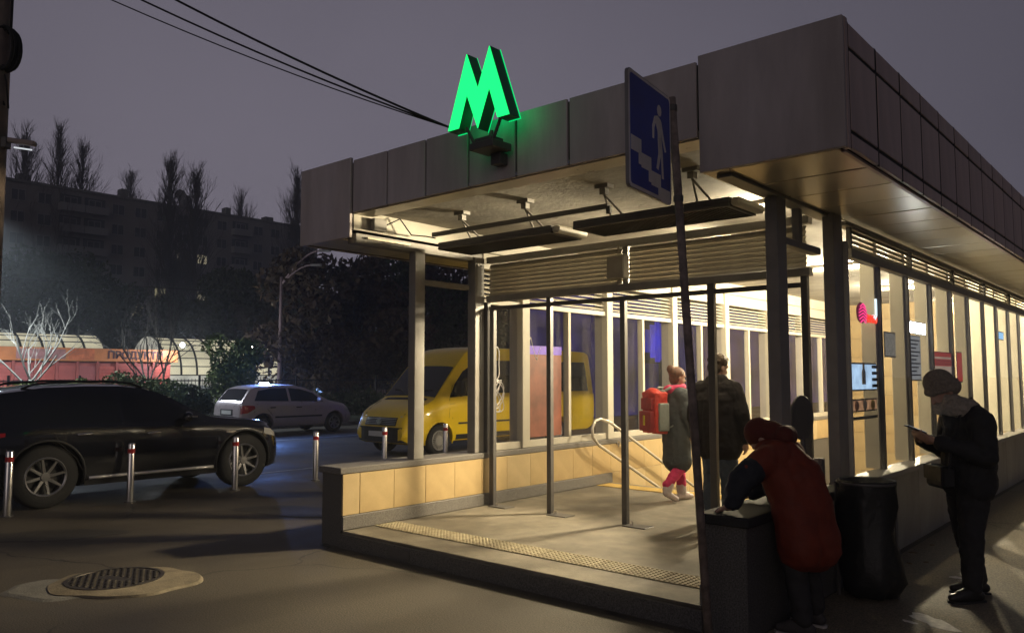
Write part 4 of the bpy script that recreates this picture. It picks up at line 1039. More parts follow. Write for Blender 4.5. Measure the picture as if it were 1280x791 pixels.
# ================================================================== PEOPLE
M_SKIN = mat('skin', (.42, .25, .18), .55, vary=.08, scale=10)
M_HAIRB = mat('brown_hair', (.06, .033, .015), .6, vary=.4, scale=50, bump=.5, bscale=90)
M_JEANS = mat('blue_denim', (.055, .075, .11), .85, vary=.2, scale=14, bump=.2, bscale=120)
def cloth(name, col, rough=.85, b=.5, bs=9, vary=.15): return mat(name, col, rough, vary=vary, scale=8, bump=b, bscale=bs)
def grown(name, b, m, parent, vox=.012, it=4, label=None, disp=0.0, dscale=.12):
    o = build(name, b, m, parent, world=False, fix=False)
    r_ = o.modifiers.new('r', 'REMESH'); r_.mode = 'VOXEL'; r_.voxel_size = vox
    s_ = o.modifiers.new('s', 'SMOOTH'); s_.factor = .5; s_.iterations = it
    if disp:
        tx = bpy.data.textures.new('folds', 'CLOUDS'); tx.noise_scale = dscale
        d_ = o.modifiers.new('d', 'DISPLACE'); d_.texture = tx; d_.strength = disp; d_.mid_level = .5
    apply_mods(o)
    o.data.polygons.foreach_set('use_smooth', [True] * len(o.data.polygons))
    if not o.data.materials: o.data.materials.append(m)
    if label: o['label'] = label
    return o
def V(*a): return Vector(a)
def limb(b, pts, rads, n=12):
    for i in range(len(pts) - 1): b.cap(pts[i], rads[i], pts[i + 1], rads[i + 1], n)
def head(b, c, tilt=0.0, turn=0.0, s=1.0):
    """head with face looking along +x (tilted down by tilt, turned by turn)"""
    Rm = Matrix.Rotation(turn, 3, 'Z') @ Matrix.Rotation(tilt, 3, 'Y')
    q = lambda x, y, z: c + Rm @ (V(x, y, z) * s)
    b.ball(q(-.012, 0, .035), .098 * s, .078 * s, .092 * s, 16, 12, Rm)      # cranium
    b.ball(q(.022, 0, -.03), .068 * s, .062 * s, .085 * s, 14, 10, Rm)       # face
    b.ball(q(.045, 0, -.088), .034 * s, .040 * s, .030 * s, 10, 8, Rm)       # chin
    b.cap(q(.085, 0, .0), .010 * s, q(.104, 0, -.034), .015 * s, 8)          # nose
    b.ball(q(.088, 0, -.066), .014 * s, .026 * s, .007 * s, 10, 6, Rm)       # lips upper
    b.ball(q(.086, 0, -.077), .014 * s, .022 * s, .007 * s, 10, 6, Rm)       # lips lower
    b.cap(q(.078, .045, .022), .010 * s, q(.086, .014, .020), .011 * s, 8); b.cap(q(.078, -.045, .022), .010 * s, q(.086, -.014, .020), .011 * s, 8)  # brows
    for sd_ in (-1, 1):
        b.ball(q(-.010, sd_ * .077, -.015), .020 * s, .008 * s, .032 * s, 8, 6, Rm)  # ears
    return q
def hand(b, w, d, up, curl=.35, s=1.0, side=1):
    """wrist w, pointing along d, up = back of the hand; five fingers"""
    d = V(*d).normalized(); up = V(*up); up = (up - d * up.dot(d)).normalized(); lat = d.cross(up) * side
    b.cap(w, .026 * s, w + d * .03 * s, .028 * s, 10)
    for k in range(4):
        off = (k - 1.5) * .0195 * s
        kn = w + d * (.088 - abs(k - 1.3) * .004) * s + lat * off
        b.cap(w + d * .02 * s + lat * off * .7, .015 * s, kn, .012 * s, 8)
        ln = (.072, .080, .075, .058)[k] * s; a = curl * (1 + .15 * k); p = kn; dd = d.copy()
        for j, fr_ in enumerate((.46, .30, .24)):
            dd = (Matrix.Rotation(-a * (1 if j else .7), 3, lat * side) @ dd)
            p2 = p + dd * ln * fr_; b.cap(p, (.0105 - j * .0012) * s, p2, (.0098 - j * .0012) * s, 8); p = p2
    t0 = w + d * .025 * s - lat * .026 * s
    t1 = t0 + (d * .6 - lat * .6 - up * .25).normalized() * .042 * s; t2 = t1 + (d * .95 - up * .3 - lat * .05).normalized() * .032 * s
    b.cap(t0, .016 * s, t1, .0125 * s, 8); b.cap(t1, .0125 * s, t2, .010 * s, 8)
def shoe(b, a, toe, s=1.0):
    """a = ankle point above ground z0; toe = unit direction"""
    t = V(*toe).normalized(); z0 = a.z - .085 * s
    g_ = lambda f_, z, l_=0: V(a.x, a.y, z0) + t * f_ * s + V(-t.y, t.x, 0) * l_ * s + V(0, 0, z * s)
    b.cap(g_(-.045, .042), .040 * s, g_(.07, .042), .046 * s, 10); b.cap(g_(.07, .040), .046 * s, g_(.165, .032), .032 * s, 10)
    b.cap(g_(-.01, .06), .046 * s, g_(-.005, .12), .050 * s, 10); b.cap(g_(.02, .07), .045 * s, g_(.10, .05), .042 * s, 10)
def sole(b, a, toe, s=1.0):
    t = V(*toe).normalized(); n_ = V(-t.y, t.x, 0); z0 = a.z - .085 * s; o_ = []
    for f_, l_ in ((-.085, .0), (-.075, .03), (-.02, .036), (.06, .048), (.12, .050), (.175, .036), (.195, 0), (.175, -.036), (.12, -.05), (.06, -.048), (-.02, -.036), (-.075, -.03)):
        p = V(a.x, a.y, 0) + t * f_ * s + n_ * l_ * s; o_.append((p.x, p.y))
    b.prism(o_, z0, z0 + .020 * s, lambda u, v, w: (u, v, w))

# ---- man with the phone (local +x = the way he faces)
H1 = root('person', (-1.43, 7.02, 0), 'person in grey knit cap and black jacket standing and looking at a phone', 'person'); H1.rotation_euler = (0, 0, R(221)); H1.scale = (1.07, 1.07, 1.0)
bd = MB()
hc = V(.155, 0, 1.585); head(bd, hc, R(38), R(-4), 1.04)
limb(bd, [V(.10, 0, 1.50), V(.03, 0, 1.40)], [.058, .065])
limb(bd, [V(.0, 0, 1.36), V(-.02, 0, 1.1), V(0, 0, .93)], [.13, .125, .14])
for sd_ in (-1, 1):
    limb(bd, [V(.0, sd_ * .19, 1.37), V(.02, sd_ * .235, 1.10), V(.27, sd_ * .12, 1.20)], [.055, .045, .032])
    hand(bd, V(.28, sd_ * .115, 1.205), (.8, -sd_ * .75, .35), (.35, sd_ * .6, -.5), .42, 1.0, sd_)
    ft = .06 if sd_ == 1 else -.10
    limb(bd, [V(0, sd_ * .09, .90), V(.02 + ft * .4, sd_ * .10, .48), V(-.01 + ft, sd_ * .11, .09)], [.085, .058, .042])
grown('body', bd, M_SKIN, H1, .0075, 3)
jk = MB()
limb(jk, [V(.01, 0, 1.40), V(-.025, 0, 1.22), V(-.02, 0, 1.02), V(-.01, 0, .87)], [.135, .175, .175, .165], 16)
for sd_ in (-1, 1):
    limb(jk, [V(-.01, sd_ * .07, 1.36), V(-.01, sd_ * .175, 1.36), V(.0, sd_ * .245, 1.10), V(.24, sd_ * .135, 1.19)], [.13, .098, .082, .060], 14)
    limb(jk, [V(-.03, sd_ * .08, 1.2), V(-.01, sd_ * .08, .86)], [.14, .145], 14)
M_JKB = cloth('black_jacket_cloth', (.017, .017, .018), .8, .6, 7)
grown('jacket', jk, M_JKB, H1, .011, 5, disp=.035, dscale=.10)
tr = MB()
for sd_ in (-1, 1):
    ft = .06 if sd_ == 1 else -.10
    limb(tr, [V(0, sd_ * .085, .90), V(.015 + ft * .4, sd_ * .10, .49), V(-.012 + ft, sd_ * .11, .12)], [.118, .086, .066], 14)
M_TRD = cloth('dark_trousers', (.022, .021, .022), .85, .6, 8)
grown('trousers', tr, M_TRD, H1, .012, 4, disp=.03, dscale=.07)
shs = []; sls = []
for sd_ in (-1, 1):
    ft = .06 if sd_ == 1 else -.10
    sh = MB(); sl_ = MB(); shs.append(sh); sls.append(sl_); shoe(sh, V(-.01 + ft, sd_ * .11, .092), (1, sd_ * .15, 0)); sole(sl_, V(-.01 + ft, sd_ * .11, .086), (1, sd_ * .15, 0), 1.03)
for q_ in shs: grown('shoe', q_, cloth('black_leather', (.02, .018, .017), .35, .1, 20), H1, .009, 3)
for q_ in sls: build('shoe_sole', q_, M_TRIM, H1, world=False)
ct = MB(); Rm = Matrix.Rotation(R(38), 3, 'Y')
qh = lambda x, y, z: hc + Rm @ V(x, y, z)
ct.ball(qh(-.022, 0, .066), .112, .096, .108, 16, 12, Rm); ct.ball(qh(-.06, 0, .0), .085, .098, .085, 14, 10, Rm); ct.cap(qh(.075, .03, .040), .034, qh(.075, -.03, .040), .034); ct.cap(qh(-.02, .085, .0), .02, qh(.05, .07, .03), .02); ct.cap(qh(-.02, -.085, .0), .02, qh(.05, -.07, .03), .02)
grown('knit_cap', ct, mat('grey_knit', (.25, .21, .17), .95, vary=.2, scale=60, bump=.8, bscale=120), H1, .010, 4)
sc_ = MB()
for k in range(20):
    a = 2 * math.pi * k / 20; a2 = 2 * math.pi * (k + 1) / 20
    f_ = lambda a_, z: V(.055 + .095 * math.cos(a_), .10 * math.sin(a_), z + .035 * math.cos(a_))
    sc_.cap(f_(a, 1.425), .062, f_(a2, 1.425), .062, 8); sc_.cap(f_(a, 1.49), .050, f_(a2, 1.49), .050, 8)
grown('scarf', sc_, mat('beige_scarf', (.32, .28, .23), .95, vary=.22, scale=40, bump=.7, bscale=60), H1, .010, 3, disp=.03, dscale=.05)
# his phone and his bag
fx = V(math.cos(R(221)), math.sin(R(221)), 0); fy = V(-fx.y, fx.x, 0); O1 = V(-1.43, 7.02, 0)
w1 = lambda x, y, z: O1 + fx * x + fy * y + V(0, 0, z)
ph = root('phone', tuple(w1(.38, .0, 1.285)), 'slim phone held in both hands by the man in the knit cap', 'phone')
ux = (fx * .93 + V(0, 0, .36)).normalized(); uz = (V(0, 0, .93) - fx * .36).normalized()
build('case', MB().obox(w1(.385, 0, 1.287), ux * .078, fy * .037, uz * .0045), M_TRIM, ph, bevel=.003)
build('screen', MB().obox(w1(.385, 0, 1.287) + uz * .0052, ux * .072, fy * .033, uz * .0005), glow('phone_screen', (.75, .85, 1), .9), ph)
bg_ = root('shoulder_bag', tuple(w1(.24, .10, .86)), 'small black shoulder bag hanging at the front of the man with the phone', 'bag')
b = MB(); b.obox(w1(.245, .08, .935), fx * .055, fy * .125, V(0, 0, .085))
build('pouch', b, cloth('bag_leather', (.012, .012, .012), .4, .2, 20), bg_, bevel=.02)
build('flap', MB().obox(w1(.305, .08, .965), fx * .006, fy * .128, V(0, 0, .055)), cloth('bag_leather', (.012,) * 3), bg_, bevel=.004)
build('strap', MB().tube([tuple(w1(.245, .20, 1.0)), tuple(w1(.21, .19, 1.2)), tuple(w1(.10, .14, 1.43)), tuple(w1(-.03, .05, 1.53)), tuple(w1(-.12, -.05, 1.42))], .011, 6), cloth('bag_leather', (.012,) * 3), bg_)

# ---- man in the dark jacket, seen from behind
H2 = root('person', (-3.90, 7.80, .161), 'person in dark burgundy jacket and jeans seen from behind on the platform', 'person'); H2.rotation_euler = (0, 0, R(88))
bd = MB(); hc2 = V(.03, 0, 1.63); head(bd, hc2, R(12), R(-22), 1.04)
limb(bd, [V(.01, 0, 1.54), V(-.01, 0, 1.44)], [.058, .066])
limb(bd, [V(0, 0, 1.38), V(0, 0, 1.1), V(0, 0, .95)], [.13, .125, .14])
for sd_ in (-1, 1):
    limb(bd, [V(-.01, sd_ * .20, 1.41), V(-.02, sd_ * .27, 1.13), V(.06, sd_ * .27, .88)], [.055, .045, .032])
    hand(bd, V(.065, sd_ * .27, .865), (.2, 0, -1), (-.1, sd_, 0), .4, 1.0, sd_)
    limb(bd, [V(0, sd_ * .09, .93), V(.02, sd_ * .10, .49), V(-.02, sd_ * .11, .09)], [.085, .058, .042])
grown('body', bd, M_SKIN, H2, .0085, 3)
jk = MB()
limb(jk, [V(0, 0, 1.42), V(-.02, 0, 1.25), V(-.02, 0, 1.0), V(-.01, 0, .82)], [.135, .18, .185, .185], 16)
for sd_ in (-1, 1):
    limb(jk, [V(-.01, sd_ * .08, 1.40), V(-.01, sd_ * .185, 1.395), V(-.02, sd_ * .275, 1.14), V(.05, sd_ * .285, .90)], [.12, .10, .088, .072], 14)
    limb(jk, [V(-.03, sd_ * .10, 1.25), V(-.01, sd_ * .10, .80)], [.15, .16], 14)
limb(jk, [V(-.02, .06, 1.48), V(-.02, -.06, 1.48)], [.075, .075])
grown('jacket', jk, cloth('burgundy_padded_cloth', (.007, .004, .005), .9, .8, 6), H2, .012, 4, disp=.03, dscale=.12)
tr = MB()
for sd_ in (-1, 1): limb(tr, [V(0, sd_ * .088, .92), V(.015, sd_ * .10, .50), V(-.02, sd_ * .11, .11)], [.125, .09, .075], 14)
grown('jeans', tr, M_JEANS, H2, .012, 4, disp=.03, dscale=.07)
shs = []; sls = []
for sd_ in (-1, 1): sh = MB(); sl_ = MB(); shs.append(sh); sls.append(sl_); shoe(sh, V(-.02, sd_ * .11, .09), (1, sd_ * .2, 0)); sole(sl_, V(-.02, sd_ * .11, .085), (1, sd_ * .2, 0), 1.03)
for q_ in shs: grown('shoe', q_, cloth('brown_leather', (.05, .03, .02), .4, .1, 20), H2, .01, 3)
for q_ in sls: build('shoe_sole', q_, M_TRIM, H2, world=False)
hr = MB(); Rm = Matrix.Rotation(R(-22), 3, 'Z') @ Matrix.Rotation(R(12), 3, 'Y'); q2 = lambda x, y, z: hc2 + Rm @ V(x, y, z)
hr.ball(q2(-.025, 0, .062), .112, .098, .090, 16, 12, Rm); hr.ball(q2(-.06, 0, -.01), .068, .088, .085, 14, 10, Rm); hr.ball(q2(.05, .01, .10), .05, .075, .035, 10, 8, Rm)
for k in range(60):
    a, e_ = random.uniform(0, 6.28), random.uniform(-.3, 1.3)
    p = q2(-.03 + .105 * math.cos(a) * math.cos(e_), .092 * math.sin(a) * math.cos(e_), .055 + .085 * math.sin(e_)); hr.ball(p, random.uniform(.012, .022), n=6, m_=5)
grown('hair', hr, M_HAIRB, H2, .010, 2)

# ---- woman with the backpack walking to the steps
H3 = root('person', (-4.97, 8.78, .161), 'person in dark grey long coat and bright pink trousers walking towards the steps', 'person'); H3.rotation_euler = (0, 0, R(66))
bd = MB(); hc3 = V(.05, 0, 1.525); head(bd, hc3, R(10), R(-10), .98)
limb(bd, [V(.03, 0, 1.44), V(.0, 0, 1.36)], [.05, .058]); limb(bd, [V(0, 0, 1.28), V(0, 0, 1.05), V(0, 0, .88)], [.115, .11, .13])
limb(bd, [V(0, .165, 1.31), V(.03, .20, 1.06), V(.16, .18, .88)], [.048, .04, .028]); hand(bd, V(.165, .18, .87), (.5, 0, -.9), (0, 1, 0), .5, .9, 1)
limb(bd, [V(0, -.165, 1.31), V(.0, -.21, 1.05), V(.10, -.18, .84)], [.048, .04, .028]); hand(bd, V(.105, -.18, .83), (.3, 0, -1), (0, -1, 0), .5, .9, -1)
LEG3 = ([V(0, .085, .86), V(.12, .085, .46), V(.14, .085, .09)], [V(0, -.085, .86), V(.04, -.085, .46), V(-.20, -.085, .18)])
for lg in LEG3: limb(bd, lg, [.08, .055, .038])
grown('body', bd, M_SKIN, H3, .0085, 3)
cg = MB()
limb(cg, [V(.0, 0, 1.34), V(0, 0, 1.2), V(.0, 0, .98), V(.01, 0, .74), V(.02, 0, .50)], [.11, .142, .135, .15, .165], 16)
for sd_ in (-1, 1): limb(cg, [V(0, sd_ * .06, 1.20), V(0, sd_ * .07, .9), V(.02, sd_ * .06, .50)], [.11, .125, .145], 14)
limb(cg, [V(0, .07, 1.32), V(0, .15, 1.31), V(.03, .205, 1.06), V(.15, .19, .89)], [.10, .085, .072, .055]); limb(cg, [V(0, -.07, 1.32), V(0, -.15, 1.31), V(0, -.215, 1.05), V(.09, -.19, .85)], [.10, .085, .072, .055])
M_GCOAT = cloth('dark_grey_coat', (.055, .062, .068), .85, .5, 8)
grown('coat', cg, M_GCOAT, H3, .012, 4, disp=.03, dscale=.11)
sc_ = MB()
for k in range(16):
    a, a2 = 2 * math.pi * k / 16, 2 * math.pi * (k + 1) / 16; f_ = lambda a_: V(.01 + .085 * math.cos(a_), .10 * math.sin(a_), 1.395 + .01 * math.cos(a_))
    sc_.cap(f_(a), .042, f_(a2), .042, 8)
sc_.ball((-.09, 0, 1.37), .06, .10, .06)
grown('pink_hood', sc_, cloth('pink_cloth', (.62, .05, .14), .85, .4, 12), H3, .011, 4)
tr = MB()
for lg in LEG3: limb(tr, [lg[0] + V(0, 0, -.1), lg[1], lg[2] + V(0, 0, .04)], [.10, .072, .058], 12)
grown('trousers', tr, cloth('bright_pink_cloth', (.66, .045, .15), .8, .5, 9), H3, .011, 4, disp=.025, dscale=.06)
M_BOOT = cloth('pale_pink_boot', (.62, .54, .53), .9, .6, 20)
sh = MB(); shoe(sh, V(.14, .085, .088), (1, .05, 0), .98); sh.cap(V(.14, .085, .12), .064, V(.135, .085, .17), .066); grown('boot', sh, M_BOOT, H3, .010, 3)
sh = MB(); a = V(-.20, -.085, .18); sh.cap(a + V(.02, 0, .0), .055, a + V(-.01, 0, -.05), .05); sh.cap(a + V(0, 0, -.06), .045, a + V(.13, 0, -.135), .038); sh.cap(a + V(0, 0, .0), .060, a + V(.03, 0, .05), .064)
grown('boot', sh, M_BOOT, H3, .010, 3)
hr = MB(); Rm = Matrix.Rotation(R(-10), 3, 'Z'); q3 = lambda x, y, z: hc3 + Rm @ V(x, y, z)
hr.ball(q3(-.02, 0, .045), .105, .09, .088, 14, 10); hr.ball(q3(-.055, 0, -.02), .06, .078, .08, 12, 8); hr.ball(q3(-.10, 0, .10), .05, .055, .055, 10, 8)
grown('hair', hr, mat('auburn_hair', (.11, .04, .016), .6, vary=.4, scale=40, bump=.5, bscale=80), H3, .010, 3)
# her backpack
th3 = R(66); g1 = V(math.cos(th3), math.sin(th3), 0); g2 = V(-g1.y, g1.x, 0); w3 = lambda x, y, z: V(-4.97, 8.78, .161) + g1 * x + g2 * y + V(0, 0, z)
BK = root('backpack', tuple(w3(-.27, .05, .9)), 'red and grey backpack on the back of the woman in the dark coat', 'backpack'); BK.rotation_euler = (0, 0, th3)
M_BKR = cloth('red_nylon', (.58, .045, .03), .6, .4, 12); M_BKG = cloth('grey_nylon', (.22, .24, .22), .65, .4, 12)
b = MB()
b.obox((0, 0, .19), (.095, 0, 0), (0, .15, 0), (0, 0, .25)); b.ball((-.02, 0, .42), .085, .135, .07, 14, 10)
grown('main_pocket', b, M_BKR, BK, .012, 8, disp=.03, dscale=.10)
b = MB(); b.obox((-.11, 0, .09), (.045, 0, 0), (0, .12, 0), (0, 0, .12)); b.obox((-.10, 0, .30), (.03, 0, 0), (0, .11, 0), (0, 0, .07))
grown('front_pocket', b, cloth('dark_red_nylon', (.30, .025, .03), .6, .4, 12), BK, .010, 4)
for sd_ in (-1, 1): b = MB(); b.obox((.02, sd_ * .155, .14), (.075, 0, 0), (0, .022, 0), (0, 0, .17)); grown('side_pocket', b, M_BKG, BK, .010, 4)
b = MB(); b.cap(V(.07, -.09, .44), .03, V(.07, .09, .44), .03); grown('grab_handle', b, M_BKG, BK, .010, 3)
for sd_ in (-1, 1): build('strap', MB().tube([(.06, sd_ * .09, .44), (.16, sd_ * .115, .50), (.28, sd_ * .125, .48), (.375, sd_ * .13, .32), (.33, sd_ * .16, .12), (.10, sd_ * .14, .0)], .020, 6, flat=.5), M_BKG, BK, world=False, smooth=True)
build('yellow_tag', MB().box(-.166, -.157, -.015, .015, .04, .16), cloth('yellow_tape', (.6, .5, .03)), BK, world=False)

# ---- person in the red coat bending over the parapet end
H4 = root('person', (-2.03, 5.42, 0), 'person in hooded red coat bending forward over the dark parapet end', 'person'); H4.rotation_euler = (0, 0, R(178))
bd = MB(); hc4 = V(.365, -.02, 1.255); head(bd, hc4, R(66), R(8), 1.0)
limb(bd, [V(.33, 0, 1.24), V(.26, 0, 1.20)], [.055, .065]); limb(bd, [V(.24, 0, 1.17), V(.13, 0, 1.02), V(.06, 0, .84)], [.11, .11, .12])
ARM4 = ([V(.24, .19, 1.14), V(.33, .37, 1.0), V(.38, .43, .835)], [V(.24, -.19, 1.14), V(.38, -.22, .95), V(.52, -.13, .84)])
for am, sd_ in zip(ARM4, (1, -1)):
    limb(bd, am, [.052, .043, .031]); hand(bd, am[2] + V(.012, -.01 * sd_, -.006), (.9, -.3 * sd_, -.25), (.2, 0, 1), .4, .95, sd_)
LEG4 = ([V(.05, .10, .82), V(.09, .13, .46), V(.02, .16, .09)], [V(.05, -.09, .82), V(.10, -.10, .46), V(.06, -.12, .09)])
for lg in LEG4: limb(bd, lg, [.085, .057, .04])
grown('body', bd, M_SKIN, H4, .0075, 3)
cr = MB()
limb(cr, [V(.29, 0, 1.17), V(.21, 0, 1.11), V(.11, 0, .99), V(.06, 0, .82), V(.045, 0, .68), V(.02, 0, .58)], [.11, .155, .18, .19, .195, .195], 18)
for sd_ in (-1, 1): limb(cr, [V(.22, sd_ * .08, 1.08), V(.10, sd_ * .09, .86), V(.04, sd_ * .11, .57)], [.13, .155, .165], 16)
slv = MB()
for am in ARM4: limb(cr, [am[0] + (V(.2, 0, 1.14) - am[0]) * .5, am[0], am[0].lerp(am[1], .7)], [.125, .098, .09], 14); limb(slv, [am[0].lerp(am[1], .55), am[1], am[1].lerp(am[2], .86)], [.094, .086, .058], 14)
limb(slv, [V(.30, 0, 1.08), V(.20, 0, .95), V(.12, 0, .80)], [.10, .15, .15], 14)
grown('sleeves', slv, cloth('dark_navy_cloth', (.018, .02, .028), .8, .6, 8), H4, .012, 4, disp=.03, dscale=.08)
M_RCOAT = cloth('red_quilted_cloth', (.17, .024, .008), .75, .5, 9)
grown('coat', cr, M_RCOAT, H4, .012, 6, disp=.035, dscale=.16)
hd = MB(); Rm = Matrix.Rotation(R(8), 3, 'Z') @ Matrix.Rotation(R(66), 3, 'Y'); q4 = lambda x, y, z: hc4 + Rm @ V(x, y, z)
hd.ball(q4(-.03, 0, .045), .112, .102, .098, 16, 12, Rm); hd.ball(q4(-.07, 0, -.05), .09, .10, .10, 14, 10, Rm); hd.cap(q4(-.09, .05, -.14), .075, q4(-.09, -.05, -.14), .075)
grown('hood', hd, cloth('dark_red_hood', (.10, .016, .009), .85, .5, 9), H4, .011, 8, disp=.012, dscale=.1)
tr = MB()
for lg in LEG4: limb(tr, [lg[0] + V(0, 0, -.06), lg[1], lg[2] + V(0, 0, .03)], [.11, .083, .064], 14)
grown('trousers', tr, cloth('charcoal_trousers', (.028, .026, .026), .85, .6, 8), H4, .012, 4, disp=.03, dscale=.07)
shs = []; sls = []
for lg, t_ in zip(LEG4, ((1, .2, 0), (1, -.15, 0))): sh = MB(); sl_ = MB(); shs.append(sh); sls.append(sl_); shoe(sh, V(lg[2].x, lg[2].y, .092), t_, .95); sole(sl_, V(lg[2].x, lg[2].y, .083), t_, .98)
for q_ in shs: grown('shoe', q_, cloth('dark_suede', (.05, .045, .045), .8, .2, 20), H4, .009, 3)
for q_ in sls: build('shoe_sole', q_, mat('pale_sole', (.45, .42, .40), .7, vary=.1), H4, world=False)

# ================================================================== REFLECTIONS IN THE RIGHT HAND GLAZING, BUILT AS GLOWING BOARDS BEHIND IT
def onX(px, py, X):
    d = CAM_R @ Vector(((px - 640) / 989, -(py - 395.5) / 989, -1)); t = X / d.x; return CAM_O + d * t
XD = -2.405
def yz(px, py, X=XD): p = onX(px, py, X); return p.y, p.z
def fx_poly(pts, X, d): return MB().prism(pts, X, X + d, lambda u, v, w: (w, u, v))
ns = root('neon_reflection', (XD, 8.0, 2.2), 'reflected neon with a pink leaf, white J and red letters, built as glowing tubes behind the first pane', 'neon sign')
M_NPINK = glow('pink_reflection', (1, .06, .30), 1.4); M_NWHITE = glow('white_reflection', (.75, .9, 1), 1.6); M_NRED = glow('red_reflection', (1, .05, .02), 1.3)
def ell(px, py, w_, h_, X=XD):
    (y0, z0) = yz(px, py, X); (y1, _) = yz(px + w_, py, X); (_, z1) = yz(px, py - h_, X); return y0, z0, abs(y1 - y0), abs(z1 - z0)
cy_, cz_, ry_, rz_ = ell(1077, 391, 6, 13)
build('leaf', fx_poly([(cy_ + ry_ * math.cos(t), cz_ + rz_ * math.sin(t)) for t in np.linspace(0, 2 * math.pi, 15)[:-1]], XD - .006, .006), mat('reflection_backing', (.16, .01, .04), .5), ns)
for k in range(6):
    zz = cz_ + rz_ * (.75 - .3 * k); hw = ry_ * math.sqrt(max(.05, 1 - ((zz - cz_) / rz_) ** 2)) * .8
    build('leaf_tube', MB().tube([(XD + .014, cy_ - hw, zz - .02), (XD + .014, cy_, zz + .012), (XD + .014, cy_ + hw, zz - .02)], .0065, 5), M_NPINK, ns)
jy, jz = yz(1091, 386)
build('letter', MB().tube([(XD + .014, jy + .05, jz + .10), (XD + .014, jy + .05, jz - .06), (XD + .014, jy, jz - .10), (XD + .014, jy - .05, jz - .07)], .013, 6), M_NWHITE, ns)
ty_, tz_ = yz(1088, 399)
for k in range(4): build('letter', MB().tube([(XD + .014, ty_ - .12 + .08 * k + .025 * math.cos(t), tz_ + .035 * math.sin(t)) for t in np.linspace(0, 6.28, 8)], .009, 5), M_NRED, ns)
# reflected drink display and food picture, as boards
def reflection_board(name, px0, px1, py0, py1, label, cat, face, X=XD, frame=M_STEELP):
    a = yz(px0, py1, X); b_ = yz(px1, py0, X); r_ = root(name, (X, (a[0] + b_[0]) / 2, a[1]), label, cat)
    build('case', MB().box(X - .006, X, a[0], b_[0], a[1], b_[1]), frame, r_)
    build('lit_face', MB().box(X + .001, X + .004, a[0] + .015, b_[0] - .015, a[1] + .015, b_[1] - .015), face, r_)
    return r_, a, b_
r_, a, b_ = reflection_board('drink_reflection', 1063, 1095, 454, 489, 'reflection of a white bottle display, built as a glowing board behind the first pane', 'display', glow('cold_reflection', (.50, .72, 1.0), 1.0, .3, 9))
yc, zc = (a[0] + b_[0]) / 2 - .03, a[1] + .06
build('bottle', fx_poly([(yc + u * .8, zc + v * .85) for u, v in ((-.05, 0), (.05, 0), (.05, .13), (.02, .18), (.02, .24), (-.02, .24), (-.02, .18), (-.05, .13))], XD + .0045, .012), mat('amber_bottle', (.35, .19, .06), .3), r_, bevel=.003)
for k in range(4): build('shelf_pack', MB().box(XD + .006, XD + .02, b_[0] - .16, b_[0] - .03, a[1] + .03 + k * .06, a[1] + .06 + k * .06), M_TRIM, r_)
def food_reflection_mat():
    m = glow('food_picture', (.55, .30, .16), .55, .6, 14); return m
r_, a, b_ = reflection_board('food_reflection', 1063, 1096, 497, 516, 'reflection of a small food picture, built as a glowing board under the drink reflection', 'poster', food_reflection_mat())
for k in range(3): 
    build('dish', MB().lathe([(.05, 0), (.04, .01), (.0, .014)], (XD + .006, a[0] + (b_[0] - a[0]) * (.2 + .3 * k), (a[1] + b_[1]) / 2), 'x', 12), mat('dish_%d' % k, ((.55, .3, .2), (.6, .55, .45), (.5, .35, .1))[k], .5), r_)
r_, a, b_ = reflection_board('green_reflection', 1063, 1097, 518, 526, 'reflected green strip, built as a coloured board under the food reflection', 'counter', mat('green_strip', (.05, .20, .05), .5))
lb, a, b_ = reflection_board('white_glare', 1132, 1156, 404, 416, 'white glare in the third pane, built as a glowing panel behind it', 'lamp', glow('glaring_white', (.9, .96, 1), 45))
r_, a, b_ = reflection_board('price_list_reflection', 1136, 1150, 420, 476, 'reflection of a narrow price list, built as a glowing strip below the white glare', 'board', glow('list_reflection_glow', (.42, .44, .46), .5, .3, 12))
for k in range(10):
    zz = b_[1] - .05 - k * (b_[1] - a[1] - .08) / 10
    build('line', MB().box(XD + .005, XD + .007, a[0] + .04, b_[0] - .05 - .08 * (k % 3), zz - .016, zz), M_INK, r_)
r_, a, b_ = reflection_board('menu_reflection', 1168, 1192, 441, 472, 'red and cream menu reflection, built as a glowing panel behind the fourth pane', 'board', glow('menu_reflection_glow', (.80, .60, .45), .40, .2, 6))
for k, (f0, f1) in enumerate(((.80, .97), (.45, .72))): build('red_band', MB().box(XD + .005, XD + .007, a[0] + .03, b_[0] - .03, a[1] + (b_[1] - a[1]) * f0, a[1] + (b_[1] - a[1]) * f1), glow('menu_red', (.7, .09, .06), .38), r_)
for k in range(3): build('white_line', MB().box(XD + .008, XD + .010, a[0] + .06, b_[0] - .1, a[1] + (b_[1] - a[1]) * (.50 + .075 * k), a[1] + (b_[1] - a[1]) * (.525 + .075 * k)), M_SWHITE, r_)
r_, a, b_ = reflection_board('tall_red_reflection', 1197, 1202, 440, 478, 'tall red reflection, built as a glowing strip behind the fifth pane', 'pane_reflection', glow('tall_red_glow', (.8, .07, .05), .42, .3, 8))
bsg, a, b_ = reflection_board('small_blue_reflection', 1246, 1254, 415, 424, 'small pale blue reflection, built as a glowing panel high behind the far right panes', 'sign', glow('blue_small', (.35, .65, 1), 1.6))
bsg, a, b_ = reflection_board('speckled_reflection', 1106, 1119, 416, 446, 'dark speckled reflection with light dots, built as a glowing panel behind the second pane', 'reflection', glow('speckle', (.30, .28, .24), .5, .9, 40))
bd2 = root('blue_pane_reflection', (-17, 32, 0), 'blue reflection in the left glazing behind the woman, built as glowing strips beyond the panes', 'screen')  # blue reflection in the left panes, made as added glowing strips on a post
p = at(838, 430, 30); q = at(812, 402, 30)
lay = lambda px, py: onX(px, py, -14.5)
aa, bb = lay(806, 452), lay(846, 404)
